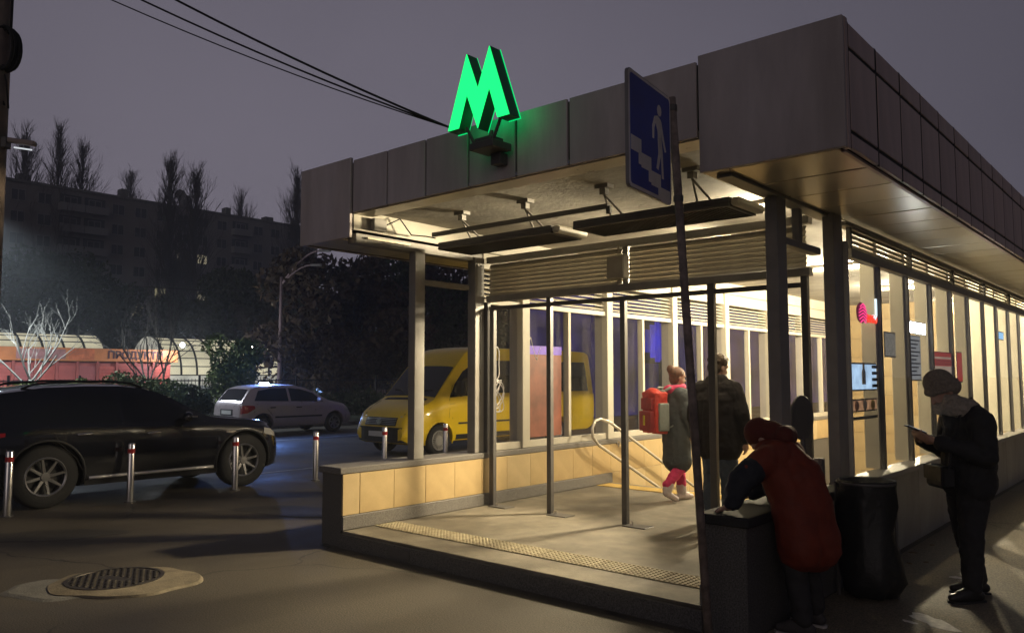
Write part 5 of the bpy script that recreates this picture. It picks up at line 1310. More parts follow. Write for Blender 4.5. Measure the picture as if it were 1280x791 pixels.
bd2.location = (aa.x, (aa.y + bb.y) / 2, 0)
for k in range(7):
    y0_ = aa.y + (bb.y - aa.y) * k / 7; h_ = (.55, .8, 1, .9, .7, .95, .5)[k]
    build('reflection_strip', MB().box(aa.x, aa.x + .05, y0_ + .03, y0_ + (bb.y - aa.y) / 7 - .03, aa.z + (bb.z - aa.z) * (1 - h_) * .5, bb.z - (bb.z - aa.z) * (1 - h_) * .5), glow('blue_strip_%d' % (k % 3), (.05, .04, .9), (.28, .6, .42)[k % 3], .8, .8), bd2)
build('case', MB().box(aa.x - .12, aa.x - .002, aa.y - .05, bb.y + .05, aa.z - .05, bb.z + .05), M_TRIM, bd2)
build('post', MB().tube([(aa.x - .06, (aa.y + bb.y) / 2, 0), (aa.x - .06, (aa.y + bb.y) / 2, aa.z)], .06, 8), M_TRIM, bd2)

vh = root('violet_pane_reflection', (-15.6, 30, 0), 'violet reflections in the left glazing, built as long dim glowing panels beyond the van', 'hoarding')  # added glowing panels standing in for violet reflections in the left panes
hp0 = build('reflection_panel', MB().box(-.04, 0, -.98, .98, .3, 4.6), glow('violet_reflection_glow', (.075, .055, .30), .22, .85, .8), vh, world=False, loc=(0, -11.0, 0))
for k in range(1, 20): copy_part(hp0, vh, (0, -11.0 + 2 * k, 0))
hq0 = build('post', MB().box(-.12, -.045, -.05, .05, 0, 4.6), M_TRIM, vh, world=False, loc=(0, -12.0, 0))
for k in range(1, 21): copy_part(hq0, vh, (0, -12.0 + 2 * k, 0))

# ================================================================== FAR SIDE OF THE STREET
def slab(name, x0, x1, y0, y1, z0, z1, m): o = build(name, MB().box(x0, x1, y0, y1, z0, z1), m); tag(o, kind='structure'); return o
M_GRASS = mat('dull_turf', (.035, .045, .02), .95, vary=.4, scale=4, bump=.5, bscale=50)
slab('planting_strip', -32.0, -22.9, -30, 70, -.1, .10, M_GRASS)
kb = root('kerb', (-22.8, 10, 0), 'pale kerb line along the far side behind the silver hatchback', 'kerb'); kb['kind'] = 'structure'
k0 = build('kerb_stone', MB().box(-.09, .09, -.49, .49, -.05, .13), M_CONC2, kb, world=False, bevel=.012, loc=(0, -8, 0))
for k in range(1, 36): copy_part(k0, kb, (random.uniform(-.006, .006), -8 + k, 0))
M_LINE = mat('worn_white_paint', (.42, .41, .38), .7, vary=.3, scale=9, stain=.4)
for (x0, x1, y0, y1) in ((-12.6, -12.5, 7.55, 10.3), (-18.6, -18.5, 11.0, 18.0)):
    o = build('road_marking', MB().add([(x0, y0, .004), (x1, y0, .004), (x1, y1, .004), (x0, y1, .004)], [(0, 1, 2, 3)]), M_LINE); tag(o, kind='structure')

pv_ = build('pavement', MB().add([(-2.27, -12, .004), (3.4, -12, .004), (3.4, 60, .004), (-2.27, 60, .004)], [(0, 1, 2, 3)]), asphalt('pale_pavement', (.18, .155, .115)), fix=False); tag(pv_, kind='structure')
# metal fence beyond the planting
fe = root('metal_fence', (-27.0, 18, 0), 'long dark metal picket fence beyond the parked hatchback', 'fence')
po = build('post', MB().box(-.03, .03, -.03, .03, 0, 1.62), M_TRIM, fe, world=False, loc=(0, -18, .1))
for k in range(1, 29): copy_part(po, fe, (0, -18 + 2.0 * k, .1))
build('rail', MB().box(-27.02, -26.98, 0, 56, .30, .34), M_TRIM, fe); build('rail', MB().box(-27.02, -26.98, 0, 56, 1.52, 1.56), M_TRIM, fe)
b = MB()
for k in range(430): b.box(-27.008, -26.992, .06 + k * .13, .076 + k * .13, .341, 1.60)
pk = build('pickets', b, M_TRIM, fe, fix=False); pk['kind'] = 'stuff'

# shop kiosk
KX = -38.0
ky0, ky1 = onX(-12, 455, KX).y, onX(222, 455, KX).y
KS = root('shop_kiosk', (KX, (ky0 + ky1) / 2, 0), 'long low red shop kiosk with lettered fascia and shuttered bays', 'kiosk')
M_KRED = mat('kiosk_red', (.36, .075, .06), .6, vary=.2, scale=1.2, stain=.25); M_KOR = mat('kiosk_orange', (.58, .19, .06), .55, vary=.15, scale=1.5, stain=.2)
build('wall', MB().box(KX - 4, KX - .12, ky0, ky1 - .3, 0, 2.35), M_KRED, KS)
build('fascia', MB().box(KX - 4.05, KX, ky0, ky1, 2.36, 2.95), M_KOR, KS, bevel=.02)
nb = 9; kw = (ky1 - .3 - ky0) / nb
for k in range(nb):
    y0 = ky0 + kw * k
    sh_ = build('shutter', MB().box(KX - .119, KX - .07, y0 + .07, y0 + kw - .07, .3, 2.15), mat('kiosk_shutter_%d' % (k % 3), ((.38, .085, .07), (.34, .09, .085), (.42, .085, .065))[k % 3], .5, vary=.12, scale=2), KS)
    b = MB()
    for j in range(12): b.box(KX - .069, KX - .055, y0 + .08, y0 + kw - .08, .34 + j * .15, .43 + j * .15)
    build('shutter_slats', b, MATS['kiosk_shutter_%d' % (k % 3)], sh_)
    build('pilaster', MB().box(KX - .118, KX - .03, y0 - .055, y0 + .055, 0, 2.355), M_KRED, KS)
y_a, y_b = onX(141, 443, KX).y, onX(198, 443, KX).y
word('sign_letters', 'ПРОДУКТИ', (y_b - y_a) / 4.6, lambda x, y, d: (KX + .012, (y_a + y_b) / 2 + x, 2.655 + y), mat('sign_maroon', (.05, .004, .012), .6), KS)
build('sign_panel', MB().box(KX + .001, KX + .010, onX(20, 443, KX).y, onX(82, 443, KX).y, 2.45, 2.88), mat('kiosk_sign_dull', (.36, .16, .15), .6, vary=.3, scale=5), KS)
build('sign_panel', MB().box(KX + .001, KX + .010, onX(86, 443, KX).y, onX(118, 443, KX).y, 2.42, 2.92), mat('kiosk_sign_orange', (.55, .14, .05), .6, vary=.3, scale=3), KS)

# market halls with translucent barrel roofs, lit inside
M_VAULT = glow('lit_polycarbonate', (.68, .62, .42), .75, .35, .7)
M_HALLW = mat('hall_white_wall', (.55, .55, .52), .6, vary=.12, scale=2)
M_HALLG = glow('hall_lit_glazing', (.62, .60, .50), .55, .4, 1.4)
def hall(pxa, pxb, X, label, dim=1.0):
    ya, yb = onX(pxa, 450, X + 2).y, onX(pxb, 450, X + 2).y; rr_ = 2.1; zs = 1.75; n = max(3, int((yb - ya) / .85)); wd = (yb - ya) / n
    h = root('market_hall', (X, (ya + yb) / 2, 0), label, 'market hall', 'barrel roofed market halls')
    build('wall', MB().box(X - rr_, X + rr_, ya, yb, 0, zs - .55), M_HALLW, h)
    build('glazing', MB().box(X + rr_ - .06, X + rr_ - .02, ya + .02, yb - .02, zs - .54, zs - .03), M_HALLG, h)
    arc = lambda t: (rr_ * math.cos(t), rr_ * math.sin(t))
    vp = None; rb_ = None
    for k in range(n + 1):
        y = ya + wd * k
        rib = MB().tube([(arc(t)[0], 0, arc(t)[1]) for t in np.linspace(0, math.pi, 21)], .055, 5)
        if rb_ is None: rb_ = build('rib', rib, M_TRIM, h, world=False, loc=Vector((X, y, zs)) - h.location)
        else: copy_part(rb_, h, Vector((X, y, zs)) - h.location)
        if k < n:
            if vp is None:
                b = MB(); N_ = 18; vs_ = []
                for i in range(N_ + 1):
                    c_, s_ = arc(math.pi * i / N_); vs_ += [(c_ * .985, .03, s_ * .985), (c_ * .985, wd - .03, s_ * .985)]
                b.add(vs_, [(2 * i, 2 * i + 1, 2 * i + 3, 2 * i + 2) for i in range(N_)])
                vp = build('roof_panel', b, M_VAULT, h, world=False, smooth=True, loc=Vector((X, y, zs)) - h.location)
            else: copy_part(vp, h, Vector((X, y, zs)) - h.location)
    for t in np.linspace(0, math.pi, 15):
        c_, s_ = arc(t); build('purlin', MB().box(X + c_ - .025, X + c_ + .025, ya, yb, zs + s_ - .025, zs + s_ + .025), M_TRIM, h)
    for yy, q in ((yb + .001, 1), (ya - .06, 1)):
        b = MB(); poly = [(rr_ * math.cos(t), rr_ * math.sin(t) + zs) for t in np.linspace(0, math.pi, 19)]
        build('end_glazing', MB().prism(poly, yy, yy + .05, lambda u, v, w: (X + u, w, v)), M_HALLG, h)
    return h
hall(-30, 134, -43.6, 'lit barrel-roofed market hall rising behind the red kiosk')
hall(206, 352, -43.4, 'lit barrel-roofed market hall beyond the right end of the red kiosk')
for nm, px, py, X, e_, c_, lab in (('hall_lamp', 228, 431, -37.2, 260, (.85, .93, 1), 'cold white lamp glaring on the rib of the right market hall'),
                                   ('hall_lamp', 316, 432, -41.2, 25, (1, .92, .75), 'warm lamp on the front of the right market hall')):
    p = onX(px, py, X); hl = root(nm, tuple(p), lab, 'lamp')
    build('bulb', MB().ball(tuple(p), .11, n=10, m_=8), glow('bulb_%d' % px, c_, 25), hl, smooth=True)
    build('arm', MB().tube([tuple(p), (p.x - .3, p.y, p.z - .05)], .025, 6), M_TRIM, hl)
    l = bpy.data.lights.new('bulb_light', 'POINT'); l.energy = e_ * 2; l.color = c_; l.shadow_soft_size = .12
    o = bpy.data.objects.new('bulb_light', l); COL.objects.link(o); o.parent = hl; o.location = (.25, 0, 0)

# street lamps
def street_lamp(name, base, H, arms, label, m, power, col):
    r_ = root(name, tuple(base), label, 'street lamp')
    build('pole', MB().tube([(base.x, base.y, 0), (base.x, base.y, H)], [.13, .07], 10), m, r_, smooth=True)
    for (dx, dy, dz) in arms:
        pts = [(base.x + dx * t, base.y + dy * t, H - .4 + dz * math.sin(t * math.pi / 2)) for t in np.linspace(0, 1, 10)]
        build('arm', MB().tube(pts, [.05] * 9 + [.035], 6), m, r_, smooth=True)
        e = pts[-1]; d = Vector((dx, dy, 0)).normalized()
        build('lamp_head', MB().obox((e[0] + d.x * .25, e[1] + d.y * .25, e[2]), d * .32, Vector((-d.y, d.x, 0)) * .11, (0, 0, .06)), M_STEELP, r_, bevel=.03)
        if power:
            build('lamp_glass', MB().obox((e[0] + d.x * .25, e[1] + d.y * .25, e[2] - .065), d * .24, Vector((-d.y, d.x, 0)) * .08, (0, 0, .004)), glow(name + '_glass', col, 12), r_)
            l = bpy.data.lights.new('lamp_light', 'SPOT'); l.energy = power; l.color = col; l.spot_size = R(150); l.spot_blend = .6; l.shadow_soft_size = .15
            o = bpy.data.objects.new('lamp_light', l); COL.objects.link(o); o.parent = r_; o.location = Vector((e[0] + d.x * .25, e[1] + d.y * .25, e[2] - .15)) - base
    return r_
M_LPOLE = mat('rosy_lamp_pole', (.34, .25, .25), .6, vary=.15, scale=4)
bs = at(349, 470, 43); bs.z = 0
c1 = at(398, 312, 43) - at(349, 345, 43); c2 = at(387, 330, 43) - at(349, 345, 43)
street_lamp('street_lamp', bs, at(349, 345, 43).z, ((c1.x, c1.y, c1.z + .4), (c2.x, c2.y, c2.z + .4)), 'tall unlit street lamp with two curved arms beyond the hatchback', M_LPOLE, 0, None)
b2 = at(-95, 470, 27); b2.z = 0
street_lamp('street_lamp', b2, 7.5, ((1.8, .4, .5),), 'cold lit street lamp just beyond the left side of the picture', M_LPOLE, 8000, (.80, .93, 1))

# yellow stall with lit windows, pale low barrier and a lit box behind the fence
YS = root('market_stall', tuple(at(462, 470, 52)), 'small yellow stall with lit windows behind the fence beside the van', 'stall'); YS.location.z = 0
sx = YS.location.x
s0, s1 = onX(430, 465, sx).y, onX(497, 465, sx).y
build('wall', MB().box(sx - 2.5, sx - .1, s0, s1, 0, 1.45), mat('stall_yellow', (.40, .27, .06), .6, vary=.15), YS)
build('roof_band', MB().box(sx - 2.6, sx + .1, s0 + .6, s1 - .7, 2.05, 2.42), mat('stall_band', (.42, .24, .06), .6, vary=.2), YS)
build('counter', MB().box(sx - .1, sx + .25, s0, s1, 1.451, 1.56), mat('stall_counter', (.32, .27, .24), .6), YS)
nwin = 7; ww = (s1 - s0 - 1.3) / nwin
for k in range(nwin):
    y0 = s0 + .6 + ww * k
    w_ = build('window', MB().box(sx - .12, sx - .08, y0, y0 + .07, 1.561, 2.049), MATS['stall_yellow'], YS)
    build('pane', MB().box(sx - .14, sx - .121, y0 + .071, y0 + ww - .001, 1.561, 2.049), glow('stall_glow_%d' % (k % 3), ((.25, .28, .55), (.7, .72, .8), (.14, .13, .32))[k % 3], .55, .8, 4), w_)
    build('goods', MB().lathe([(.12, 1.57), (.14, 1.8), (.05, 1.98)], (sx - .3, y0 + ww * .5, 0), n=8), M_SWHITE, YS)
BR = root('low_barrier', tuple(at(430, 490, 42)), 'pale low wall with a light top edge behind the fence pickets', 'barrier'); BR.location.z = 0
bxx = BR.location.x; q0, q1 = onX(395, 488, bxx).y, onX(482, 488, bxx).y
build('panel', MB().box(bxx - .2, bxx, q0, q1, .1, .95), mat('barrier_pale', (.38, .30, .27), .7, vary=.4, scale=1.3), BR); build('top_edge', MB().box(bxx - .25, bxx + .05, q0, q1, .951, 1.02), M_CONC2, BR)
LX = root('lit_box', tuple(at(402, 488, 36)), 'small blue-white lit box behind the fence right of the hatchback', 'light box'); LX.location.z = 0
p = at(402, 488, 36)
build('cabinet', MB().box(p.x - .3, p.x - .01, p.y - .32, p.y + .32, 0, 1.55), M_TRIM, LX, bevel=.02); build('lit_face', MB().box(p.x - .009, p.x, p.y - .28, p.y + .28, .85, 1.25), glow('box_glow', (.30, .5, .95), 1.6, .5, 4), LX)
for px, py, c_, lab in ((471, 446, (1, .08, .05), 'small red glowing lamp ball above the yellow stall'),):
    p = at(px, py, 52); r_ = root('red_lamp', tuple(p), lab, 'lamp'); build('globe', MB().ball(tuple(p), .16, n=10, m_=8), glow('red_globe', (.6, .07, .06), .8), r_); build('stem', MB().tube([tuple(p), (p.x, p.y, 2.3)], .03, 6), M_TRIM, r_)

# apartment block
AX = -113.0
AB = root('apartment_block', (AX, 50, 0), 'nine-storey panel apartment block, nearly dark, behind the trees', 'apartment block')
M_APT = mat('grey_brick_panel', (.21, .19, .18), .9, vary=.12, scale=.4, stain=.25)
build('wall', MB().box(AX - 12, AX, 12, 79, 0, 26.4), M_APT, AB)
build('roof', MB().box(AX - 12.2, AX + .25, 11.8, 79.2, 26.4, 26.75), M_CONC2, AB)
for y, h_, w_ in ((34, 1.2, 1.5), (47, 1.5, 1.0), (56, 2.2, 1.2), (63, 1.4, .8), (70, 1.0, 1.4)): build('roof_vent', MB().box(AX - 3, AX - 1.6, y, y + w_, 26.751, 26.75 + h_), M_CONC2, AB)
p = at(217, 243, 117); build('satellite_dish', MB().lathe([(.0, 0), (.5, .06), (.85, .22)], (AX - 1.0, 55.2, 28.6), 'x', 16, cap=False), M_STEELP, AB); build('dish_mast', MB().tube([(AX - 1, 55.2, 26.75), (AX - 1, 55.2, 28.6)], .05, 6), M_STEELD, AB)
M_WDARK = mat('dark_window', (.02, .021, .026), .12, vary=.1, spec=.6); M_WFR = mat('window_frame_grey', (.22, .21, .205), .6, vary=.1)
def win_mesh(m):
    b = MB(); b.box(-.02, .06, -.85, .85, -.75, -.66).box(-.02, .06, -.85, .85, .66, .75)
    for y in (-.85, -.05, .76): b.box(-.02, .06, y, y + .09, -.659, .659)
    return b
wf = build('window', win_mesh(0), M_WFR, AB, world=False, loc=(.02, -30, 5)); wp = build('pane', MB().box(-.015, .0, -.84, .84, -.74, .74), M_WDARK, wf, world=False)
lit = {(14, 6): (.85, .75, .5), (14, 4): (.8, .7, .45), (19, 3): (.8, .7, .35), (10, 1): (.9, .85, .6), (9, 2): (.5, .8, .9), (5, 2): (.5, .35, .25), (17, 1): (.6, .75, 1), (17, 2): (.85, .9, 1), (18, 2): (.7, .62, .5), (12, 4): (.9, .8, .45), (3, 1): (.6, .5, .4), (12, 2): (.7, .6, .35), (15, 5): (.35, .3, .22), (18, 4): (.6, .5, .3), (7, 4): (.4, .36, .25), (13, 6): (.3, .26, .2), (19, 5): (.35, .4, .38), (11, 3): (.5, .42, .25)}
first = True
bal = None
for ci in range(21):
    y = 15 + 3.1 * ci
    for fl_ in range(9):
        z = 2.1 + 2.8 * fl_ + .3
        if ci in (8, 9, 16, 3):
            loc = Vector((AX, y, z)) - AB.location
            if bal is None:
                bal = build('balcony', MB().box(.0, 1.0, -1.5, 1.5, -1.25, -1.1).box(.94, 1.0, -1.5, 1.5, -1.099, -.25).box(.0, .939, -1.5, -1.44, -1.099, -.25).box(.0, .939, 1.44, 1.5, -1.099, -.25), M_WFR, AB, world=False, loc=loc)
                bop = build('opening', MB().box(.005, .02, -1.35, 1.35, -1.09, 1.0), M_WDARK, bal, world=False)
            else: copy_tree(bal, loc, AB)
        loc2 = Vector((AX + (.03 if ci not in (8, 9, 16, 3) else .06), y, z)) - AB.location
        if first: wf.location = loc2; first = False; c = wf
        else: c = copy_tree(wf, loc2, AB)
        if (ci, fl_) in lit:
            pn = c.children[0]; pn.data = pn.data.copy(); pn.data.materials[0] = glow('lit_window_%d_%d' % (ci, fl_), lit[(ci, fl_)], .45, .4, 2)

# ================================================================== TREES AND SHRUBS
M_BARK = mat('dark_bark', (.055, .045, .038), .9, vary=.3, scale=6, bump=.4)
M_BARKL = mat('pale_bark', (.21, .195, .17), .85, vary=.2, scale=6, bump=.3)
def leafmat(name, col): return mat(name, col, .75, vary=.35, scale=1.3, spec=.25)
def branches(b, p, d, ln, r_, depth, rr, spread, up, nseg=3, kids=(2, 3), shrink=.72):
    pts = [p.copy()]; rads = [r_]; q = p.copy(); dd = d.copy()
    for k in range(nseg):
        dd = (dd + Vector((rr.uniform(-1, 1), rr.uniform(-1, 1), rr.uniform(-.6, 1))) * .16 + Vector((0, 0, up))).normalized()
        q = q + dd * ln / nseg; pts.append(q.copy()); rads.append(r_ * (1 - .42 * (k + 1) / nseg))
    b.tube([tuple(x) for x in pts], rads, 5 if depth > 1 else 3, cap=False)
    if depth <= 0: return
    for k in range(rr.randint(*kids)):
        t = rr.uniform(.35, 1.0); i = min(nseg - 1, int(t * nseg)); st = pts[i].lerp(pts[i + 1], t * nseg - i)
        o = dd.orthogonal().normalized(); o = Matrix.Rotation(rr.uniform(0, 6.28), 3, dd) @ o
        nd_ = (dd + o * rr.uniform(.5, 1) * spread).normalized()
        branches(b, st, nd_, ln * shrink * rr.uniform(.75, 1.1), rads[i] * .6, depth - 1, rr, spread, up, nseg, kids, shrink)
def bare_tree(name, base, H, seed, label, m, group, spread=.7, up=.10, nmain=5, trunk=.3, r0=.07, depth=3, kids=(2, 4)):
    rr = random.Random(seed); t = root(name, tuple(base), label, 'tree', group); B0 = Vector(base)
    b = MB(); top = B0 + Vector((rr.uniform(-.1, .1), rr.uniform(-.1, .1), H * trunk))
    b.tube([tuple(B0), tuple(B0.lerp(top, .5) + Vector((.03, .02, 0))), tuple(top)], [r0 * 1.2, r0, r0 * .85], 8); build('trunk', b, m, t, smooth=True)
    b = MB()
    for k in range(nmain):
        a = 2 * math.pi * k / nmain + rr.uniform(-.4, .4)
        branches(b, top - Vector((0, 0, rr.uniform(0, .25) * H * trunk)), Vector((math.cos(a) * spread, math.sin(a) * spread, 1)).normalized(), H * (1 - trunk) * .55, r0 * .6, depth, rr, spread, up, kids=kids)
    build('crown', b, m, t, fix=False)
    return t
def poplar(base, H, seed, label, wdt=1.0, group='bare poplars around the apartment block'):
    rr = random.Random(seed); t = root('poplar_tree', tuple(base), label, 'tree', group); B0 = Vector(base)
    build('trunk', MB().tube([tuple(B0), tuple(B0 + Vector((.1, 0, H * .5))), tuple(B0 + Vector((0, .1, H)))], [.32, .2, .03], 7), M_BARK, t, smooth=True)
    b = MB()
    for k in range(150):
        z = H * (.18 + .80 * (k / 150)); a = rr.uniform(0, 6.28); s = (1 - (k / 150) ** 2.2) * wdt * 1.7 + .18
        ln = rr.uniform(1.8, 4.2) * (.5 + .5 * s); d = Vector((math.cos(a) * .30 * s, math.sin(a) * .30 * s, 1)).normalized()
        branches(b, B0 + Vector((0, 0, z)), d, ln, .07, 2, rr, .55, .10, 3, (3, 5), .62)
    build('crown', b, M_BARK, t, fix=False)
    return t
def leaf_mesh(name, blobs, n, size, m, parent, seed, kind=None):
    """leaf cards filling a set of ellipsoid clumps (centre, radii), thicker near each clump's skin"""
    g_ = np.random.default_rng(seed); w_ = np.array([rx * ry * rz for _, (rx, ry, rz) in blobs]) ** .75; cnt = g_.multinomial(n, w_ / w_.sum())
    P = []
    for (c, rad), k in zip(blobs, cnt):
        d = g_.normal(size=(k, 3)); d /= np.linalg.norm(d, axis=1)[:, None]; rr_ = g_.uniform(.35, 1.08, k) ** .6
        P.append(np.array(c) + d * rr_[:, None] * np.array(rad))
    P = np.concatenate(P); n = len(P); off = np.array(rloc(parent)); P = P - off
    u = g_.normal(size=(n, 3)); u /= np.linalg.norm(u, axis=1)[:, None]; v = np.cross(u, g_.normal(size=(n, 3))); v /= np.linalg.norm(v, axis=1)[:, None] + 1e-9
    s = (size * g_.uniform(.6, 1.4, n))[:, None]
    vs_ = np.stack([P - u * s, P - v * s * .45, P + u * s, P + v * s * .45], 1).reshape(-1, 3)
    me = bpy.data.meshes.new(name); me.vertices.add(4 * n); me.vertices.foreach_set('co', vs_.astype('f').ravel())
    me.loops.add(4 * n); me.loops.foreach_set('vertex_index', np.arange(4 * n)); me.polygons.add(n); me.polygons.foreach_set('loop_start', np.arange(0, 4 * n, 4))
    me.materials.append(m); me.update(calc_edges=True)
    o = bpy.data.objects.new(name, me); COL.objects.link(o); o.parent = parent
    return o
def leafy_tree(name, base, H, wd, seed, label, m, group, n=9000, size=.16, low=.2):
    rr = random.Random(seed); t = root(name, tuple(base), label, 'tree' if name != 'bush' else 'bush', group); B0 = Vector(base)
    b = MB(); b.tube([tuple(B0), tuple(B0 + Vector((.05, .05, H * .35))), tuple(B0 + Vector((.1, 0, H * .8)))], [.03 * H * .6 + .02, .02 * H * .6 + .02, .02], 7)
    blobs = []
    for k in range(16):
        a = rr.uniform(0, 6.28); q = rr.uniform(0, 1); z = H * (low + (.97 - low) * rr.uniform(.05, .92)); rad = wd * .5 * math.sin(math.pi * min(.97, .15 + .8 * (z / H - low) / (1 - low))) * rr.uniform(.35, .8)
        c = B0 + Vector((math.cos(a) * rad, math.sin(a) * rad, z)); r_ = wd * rr.uniform(.12, .25)
        blobs.append((tuple(c), (r_, r_, r_ * rr.uniform(.6, 1.0))))
        b.tube([tuple(B0 + Vector((.05, .03, H * rr.uniform(.15, .4)))), tuple((c + B0 + Vector((0, 0, H * .4))) / 2), tuple(c)], [.012 * H, .008 * H, .003 * H], 5)
    build('trunk', b, M_BARK, t)
    leaf_mesh('crown', blobs, n, size, m, t, seed)
    return t
GP = 'bare poplars around the apartment block'
def gnd(px, D): p = at(px, 470, D); return Vector((p.x, p.y, 0))
def hgt(py, D): return 1.7 + (470 - py) * D / 989 * 1.0
# poplars (pixel column, top row, distance)
for i, (px, py, D, w_, lab) in enumerate((
        (18, 176, 102, 1.5, 'broad bare poplar at the far left above the roof of the block'),
        (62, 168, 104, 1.2, 'tallest bare poplar left of the roof line beside the pole lamp'),
        (92, 190, 108, 1.3, 'bare poplar with a split top right of the tallest one at the left'),
        (206, 211, 98, .9, 'slender bare poplar standing before the block, left of the pair at its middle'),
        (238, 225, 98, 1.1, 'bare poplar before the block, right one of the pair at its middle'),
        (366, 228, 110, 1.2, 'bare poplar at the right end of the block beside the canopy corner'),
        (155, 221, 140, 1.6, 'bare tree top showing faintly over the roof left of the roof dish'),
        (296, 252, 138, 1.6, 'bare tree top showing faintly over the roof towards its right end'))):
    poplar(gnd(px, D), hgt(py, D) * 1.01, 30 + i, lab, w_)
# bare trees before the kiosk
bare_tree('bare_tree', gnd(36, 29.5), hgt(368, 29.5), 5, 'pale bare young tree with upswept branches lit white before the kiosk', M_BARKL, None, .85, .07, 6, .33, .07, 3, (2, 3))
bare_tree('bare_tree', gnd(184, 31), hgt(372, 31), 8, 'bare young tree with spreading branches before the kiosk lettering', M_BARK, 'dark bare trees before the kiosk', .7, .06, 6, .3, .06, 3)
bare_tree('bare_tree', gnd(204, 31.5), hgt(360, 31.5), 11, 'thin upright bare tree before the right end of the kiosk', M_BARK, 'dark bare trees before the kiosk', .3, .2, 4, .35, .045, 3)
bare_tree('bare_tree', gnd(322, 50), hgt(355, 50), 14, 'thin bare tree rising behind the right market hall by the street lamp', M_BARK, None, .5, .1, 5, .3, .08, 3)
# dark leafy trees
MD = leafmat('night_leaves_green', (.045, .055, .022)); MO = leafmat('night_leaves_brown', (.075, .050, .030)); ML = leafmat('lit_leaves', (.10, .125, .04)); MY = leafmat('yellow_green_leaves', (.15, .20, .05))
GT = 'dark leafy trees before the apartment block'
for i, (px, D, py, w_, m_, lab) in enumerate((
        (88, 66, 318, 13, MD, 'wide dark leafy tree behind the white lit bare tree'),
        (288, 68, 330, 8.5, MD, 'dark green leafy tree in front of the right half of the block'),
        (10, 60, 300, 10, MD, 'dark leafy tree at the far left edge in front of the block'),
        (150, 74, 350, 11, MD, 'low dark leafy tree mass behind the kiosk lettering'),
        (235, 76, 360, 9, MD, 'low dark leafy tree between the kiosk and the right market hall'))):
    leafy_tree('leafy_tree', gnd(px, D), hgt(py, D), w_, 50 + i, lab, m_, GT, 6500, .24, .12)
GR_ = 'dark trees behind the left side of the pavilion'
for i, (px, D, py, w_, m_, lab) in enumerate((
        (390, 46, 300, 8.0, MO, 'brownish dark tree hanging under the left corner of the canopy'),
        (440, 48, 312, 8.0, MO, 'brownish dark tree between the canopy corner and the entrance column'),
        (505, 56, 290, 9.0, MD, 'dark tree seen behind the tall left entrance column'),
        (560, 60, 285, 9.5, MO, 'dark tree seen in the gap between the two left columns'),
        (635, 64, 300, 10, MD, 'dark tree seen through the first left panes'),
        (720, 66, 300, 11, MD, 'dark tree seen through the left glazing above the red poster'),
        (810, 70, 300, 12, MD, 'dark tree seen through the left glazing above the woman'),
        (900, 74, 300, 13, MD, 'dark tree seen through the left glazing beside the man in the burgundy jacket'),
        (1000, 80, 300, 14, MD, 'dark tree seen beyond the right entrance column'))):
    leafy_tree('leafy_tree', gnd(px, D), hgt(py, D), w_, 70 + i, lab, m_, GR_, 7500, .22, .06)
ft = root('far_treeline', (-90, 75, 0), None, None); ft.location = (-90, 75, 0)
bl_ = []
for px in range(330, 1120, 22):
    p_ = at(px, 470, 105); bl_.append(((p_.x, p_.y, random.uniform(2, 6)), (3.2, 3.2, random.uniform(4, 8))))
    bl_.append(((p_.x, p_.y, random.uniform(6, 12)), (2.6, 2.6, random.uniform(3, 5))))
fo = leaf_mesh('far_woods', bl_, 26000, .6, MD, ft, 333); fo.parent = None; fo.location = (-90, 75, 0); fo['kind'] = 'stuff'; bpy.data.objects.remove(ft)
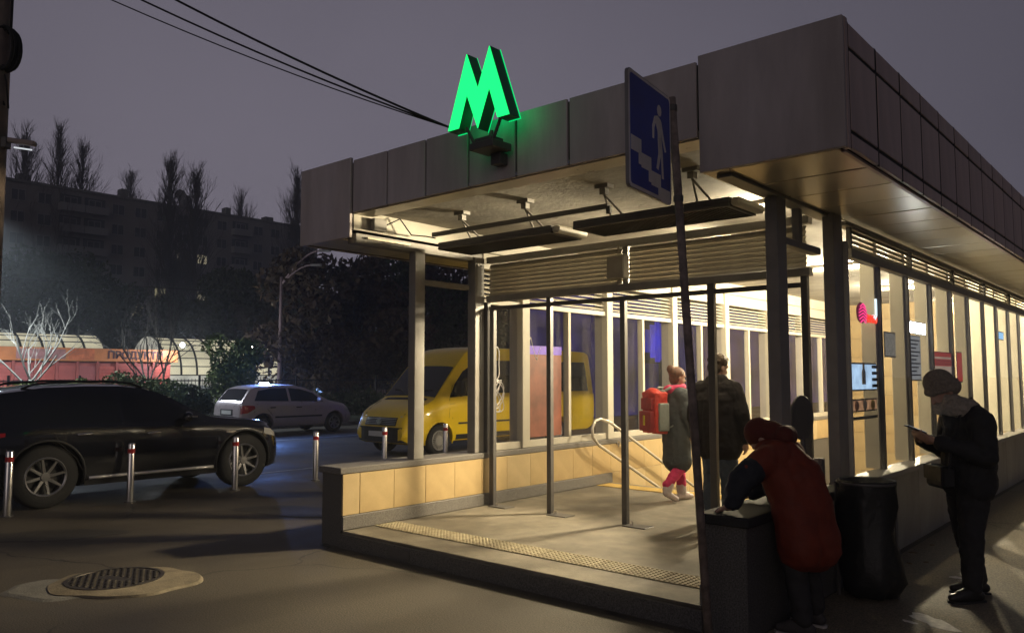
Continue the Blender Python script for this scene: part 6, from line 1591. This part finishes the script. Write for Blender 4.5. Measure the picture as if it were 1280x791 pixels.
# shrubs in the planting strip
GB = 'shrubs in the planting strip beyond the parked cars'
for i, (px, D, py, w_, m_, lab) in enumerate((
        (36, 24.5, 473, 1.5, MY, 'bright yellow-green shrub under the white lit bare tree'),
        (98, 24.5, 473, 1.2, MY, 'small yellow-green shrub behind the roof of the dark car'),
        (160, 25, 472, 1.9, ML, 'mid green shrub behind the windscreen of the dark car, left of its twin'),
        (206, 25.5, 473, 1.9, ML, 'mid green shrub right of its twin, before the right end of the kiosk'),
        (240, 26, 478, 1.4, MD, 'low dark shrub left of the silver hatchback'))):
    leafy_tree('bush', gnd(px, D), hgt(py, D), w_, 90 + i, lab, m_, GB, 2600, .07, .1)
leafy_tree('small_tree', gnd(284, 28), hgt(420, 28), 2.6, 101, 'small leafy tree before the right market hall, left of the hatchback roof lamp', ML, None, 4200, .085, .35)
leafy_tree('small_tree', gnd(405, 33), hgt(408, 33), 3.2, 102, 'small dark leafy tree right of the street lamp, over the hatchback', MO, None, 4200, .10, .3)
for i, (px0, px1) in enumerate(((-30, 120), (120, 262), (300, 470))):
    D = 33; a, b_ = gnd(px0, D), gnd(px1, D); h = root('hedge', tuple((a + b_) / 2), ('dark clipped hedge before the left half of the kiosk', 'dark clipped hedge before the right half of the kiosk', 'dark clipped hedge behind the silver hatchback')[i], 'hedge', 'hedges behind the metal fence')
    blobs = [(tuple(a.lerp(b_, t) + Vector((random.uniform(-.2, .2), 0, random.uniform(.35, .75)))), (.75, .75, .62)) for t in np.linspace(0, 1, 14)]
    leaf_mesh('foliage', blobs, 6000, .09, MD, h, 120 + i)
# faint cable across the left
o = build('overhead_wire', MB().tube([tuple(at(-30, 345, 40)), tuple(at(60, 351, 42)), tuple(at(240, 362, 44)), tuple(at(349, 366, 43))], .018, 4), M_BLACK); tag(o, 'long thin wire crossing the far street to the curved street lamp', 'wire')

# ================================================================== NIGHT HAZE
hz = MB().box(-150, 30, -20, 160, -4.5, 42)
m = bpy.data.materials.new('night_haze'); m.use_nodes = True; t = m.node_tree; t.nodes.clear()
o_ = t.nodes.new('ShaderNodeOutputMaterial'); pv = t.nodes.new('ShaderNodeVolumePrincipled')
pv.inputs['Color'].default_value = (.85, .87, .92, 1); pv.inputs['Density'].default_value = .0018; pv.inputs['Anisotropy'].default_value = .3
t.links.new(pv.outputs[0], o_.inputs['Volume'])
hzo = build('haze', hz, m); hzo['kind'] = 'stuff'
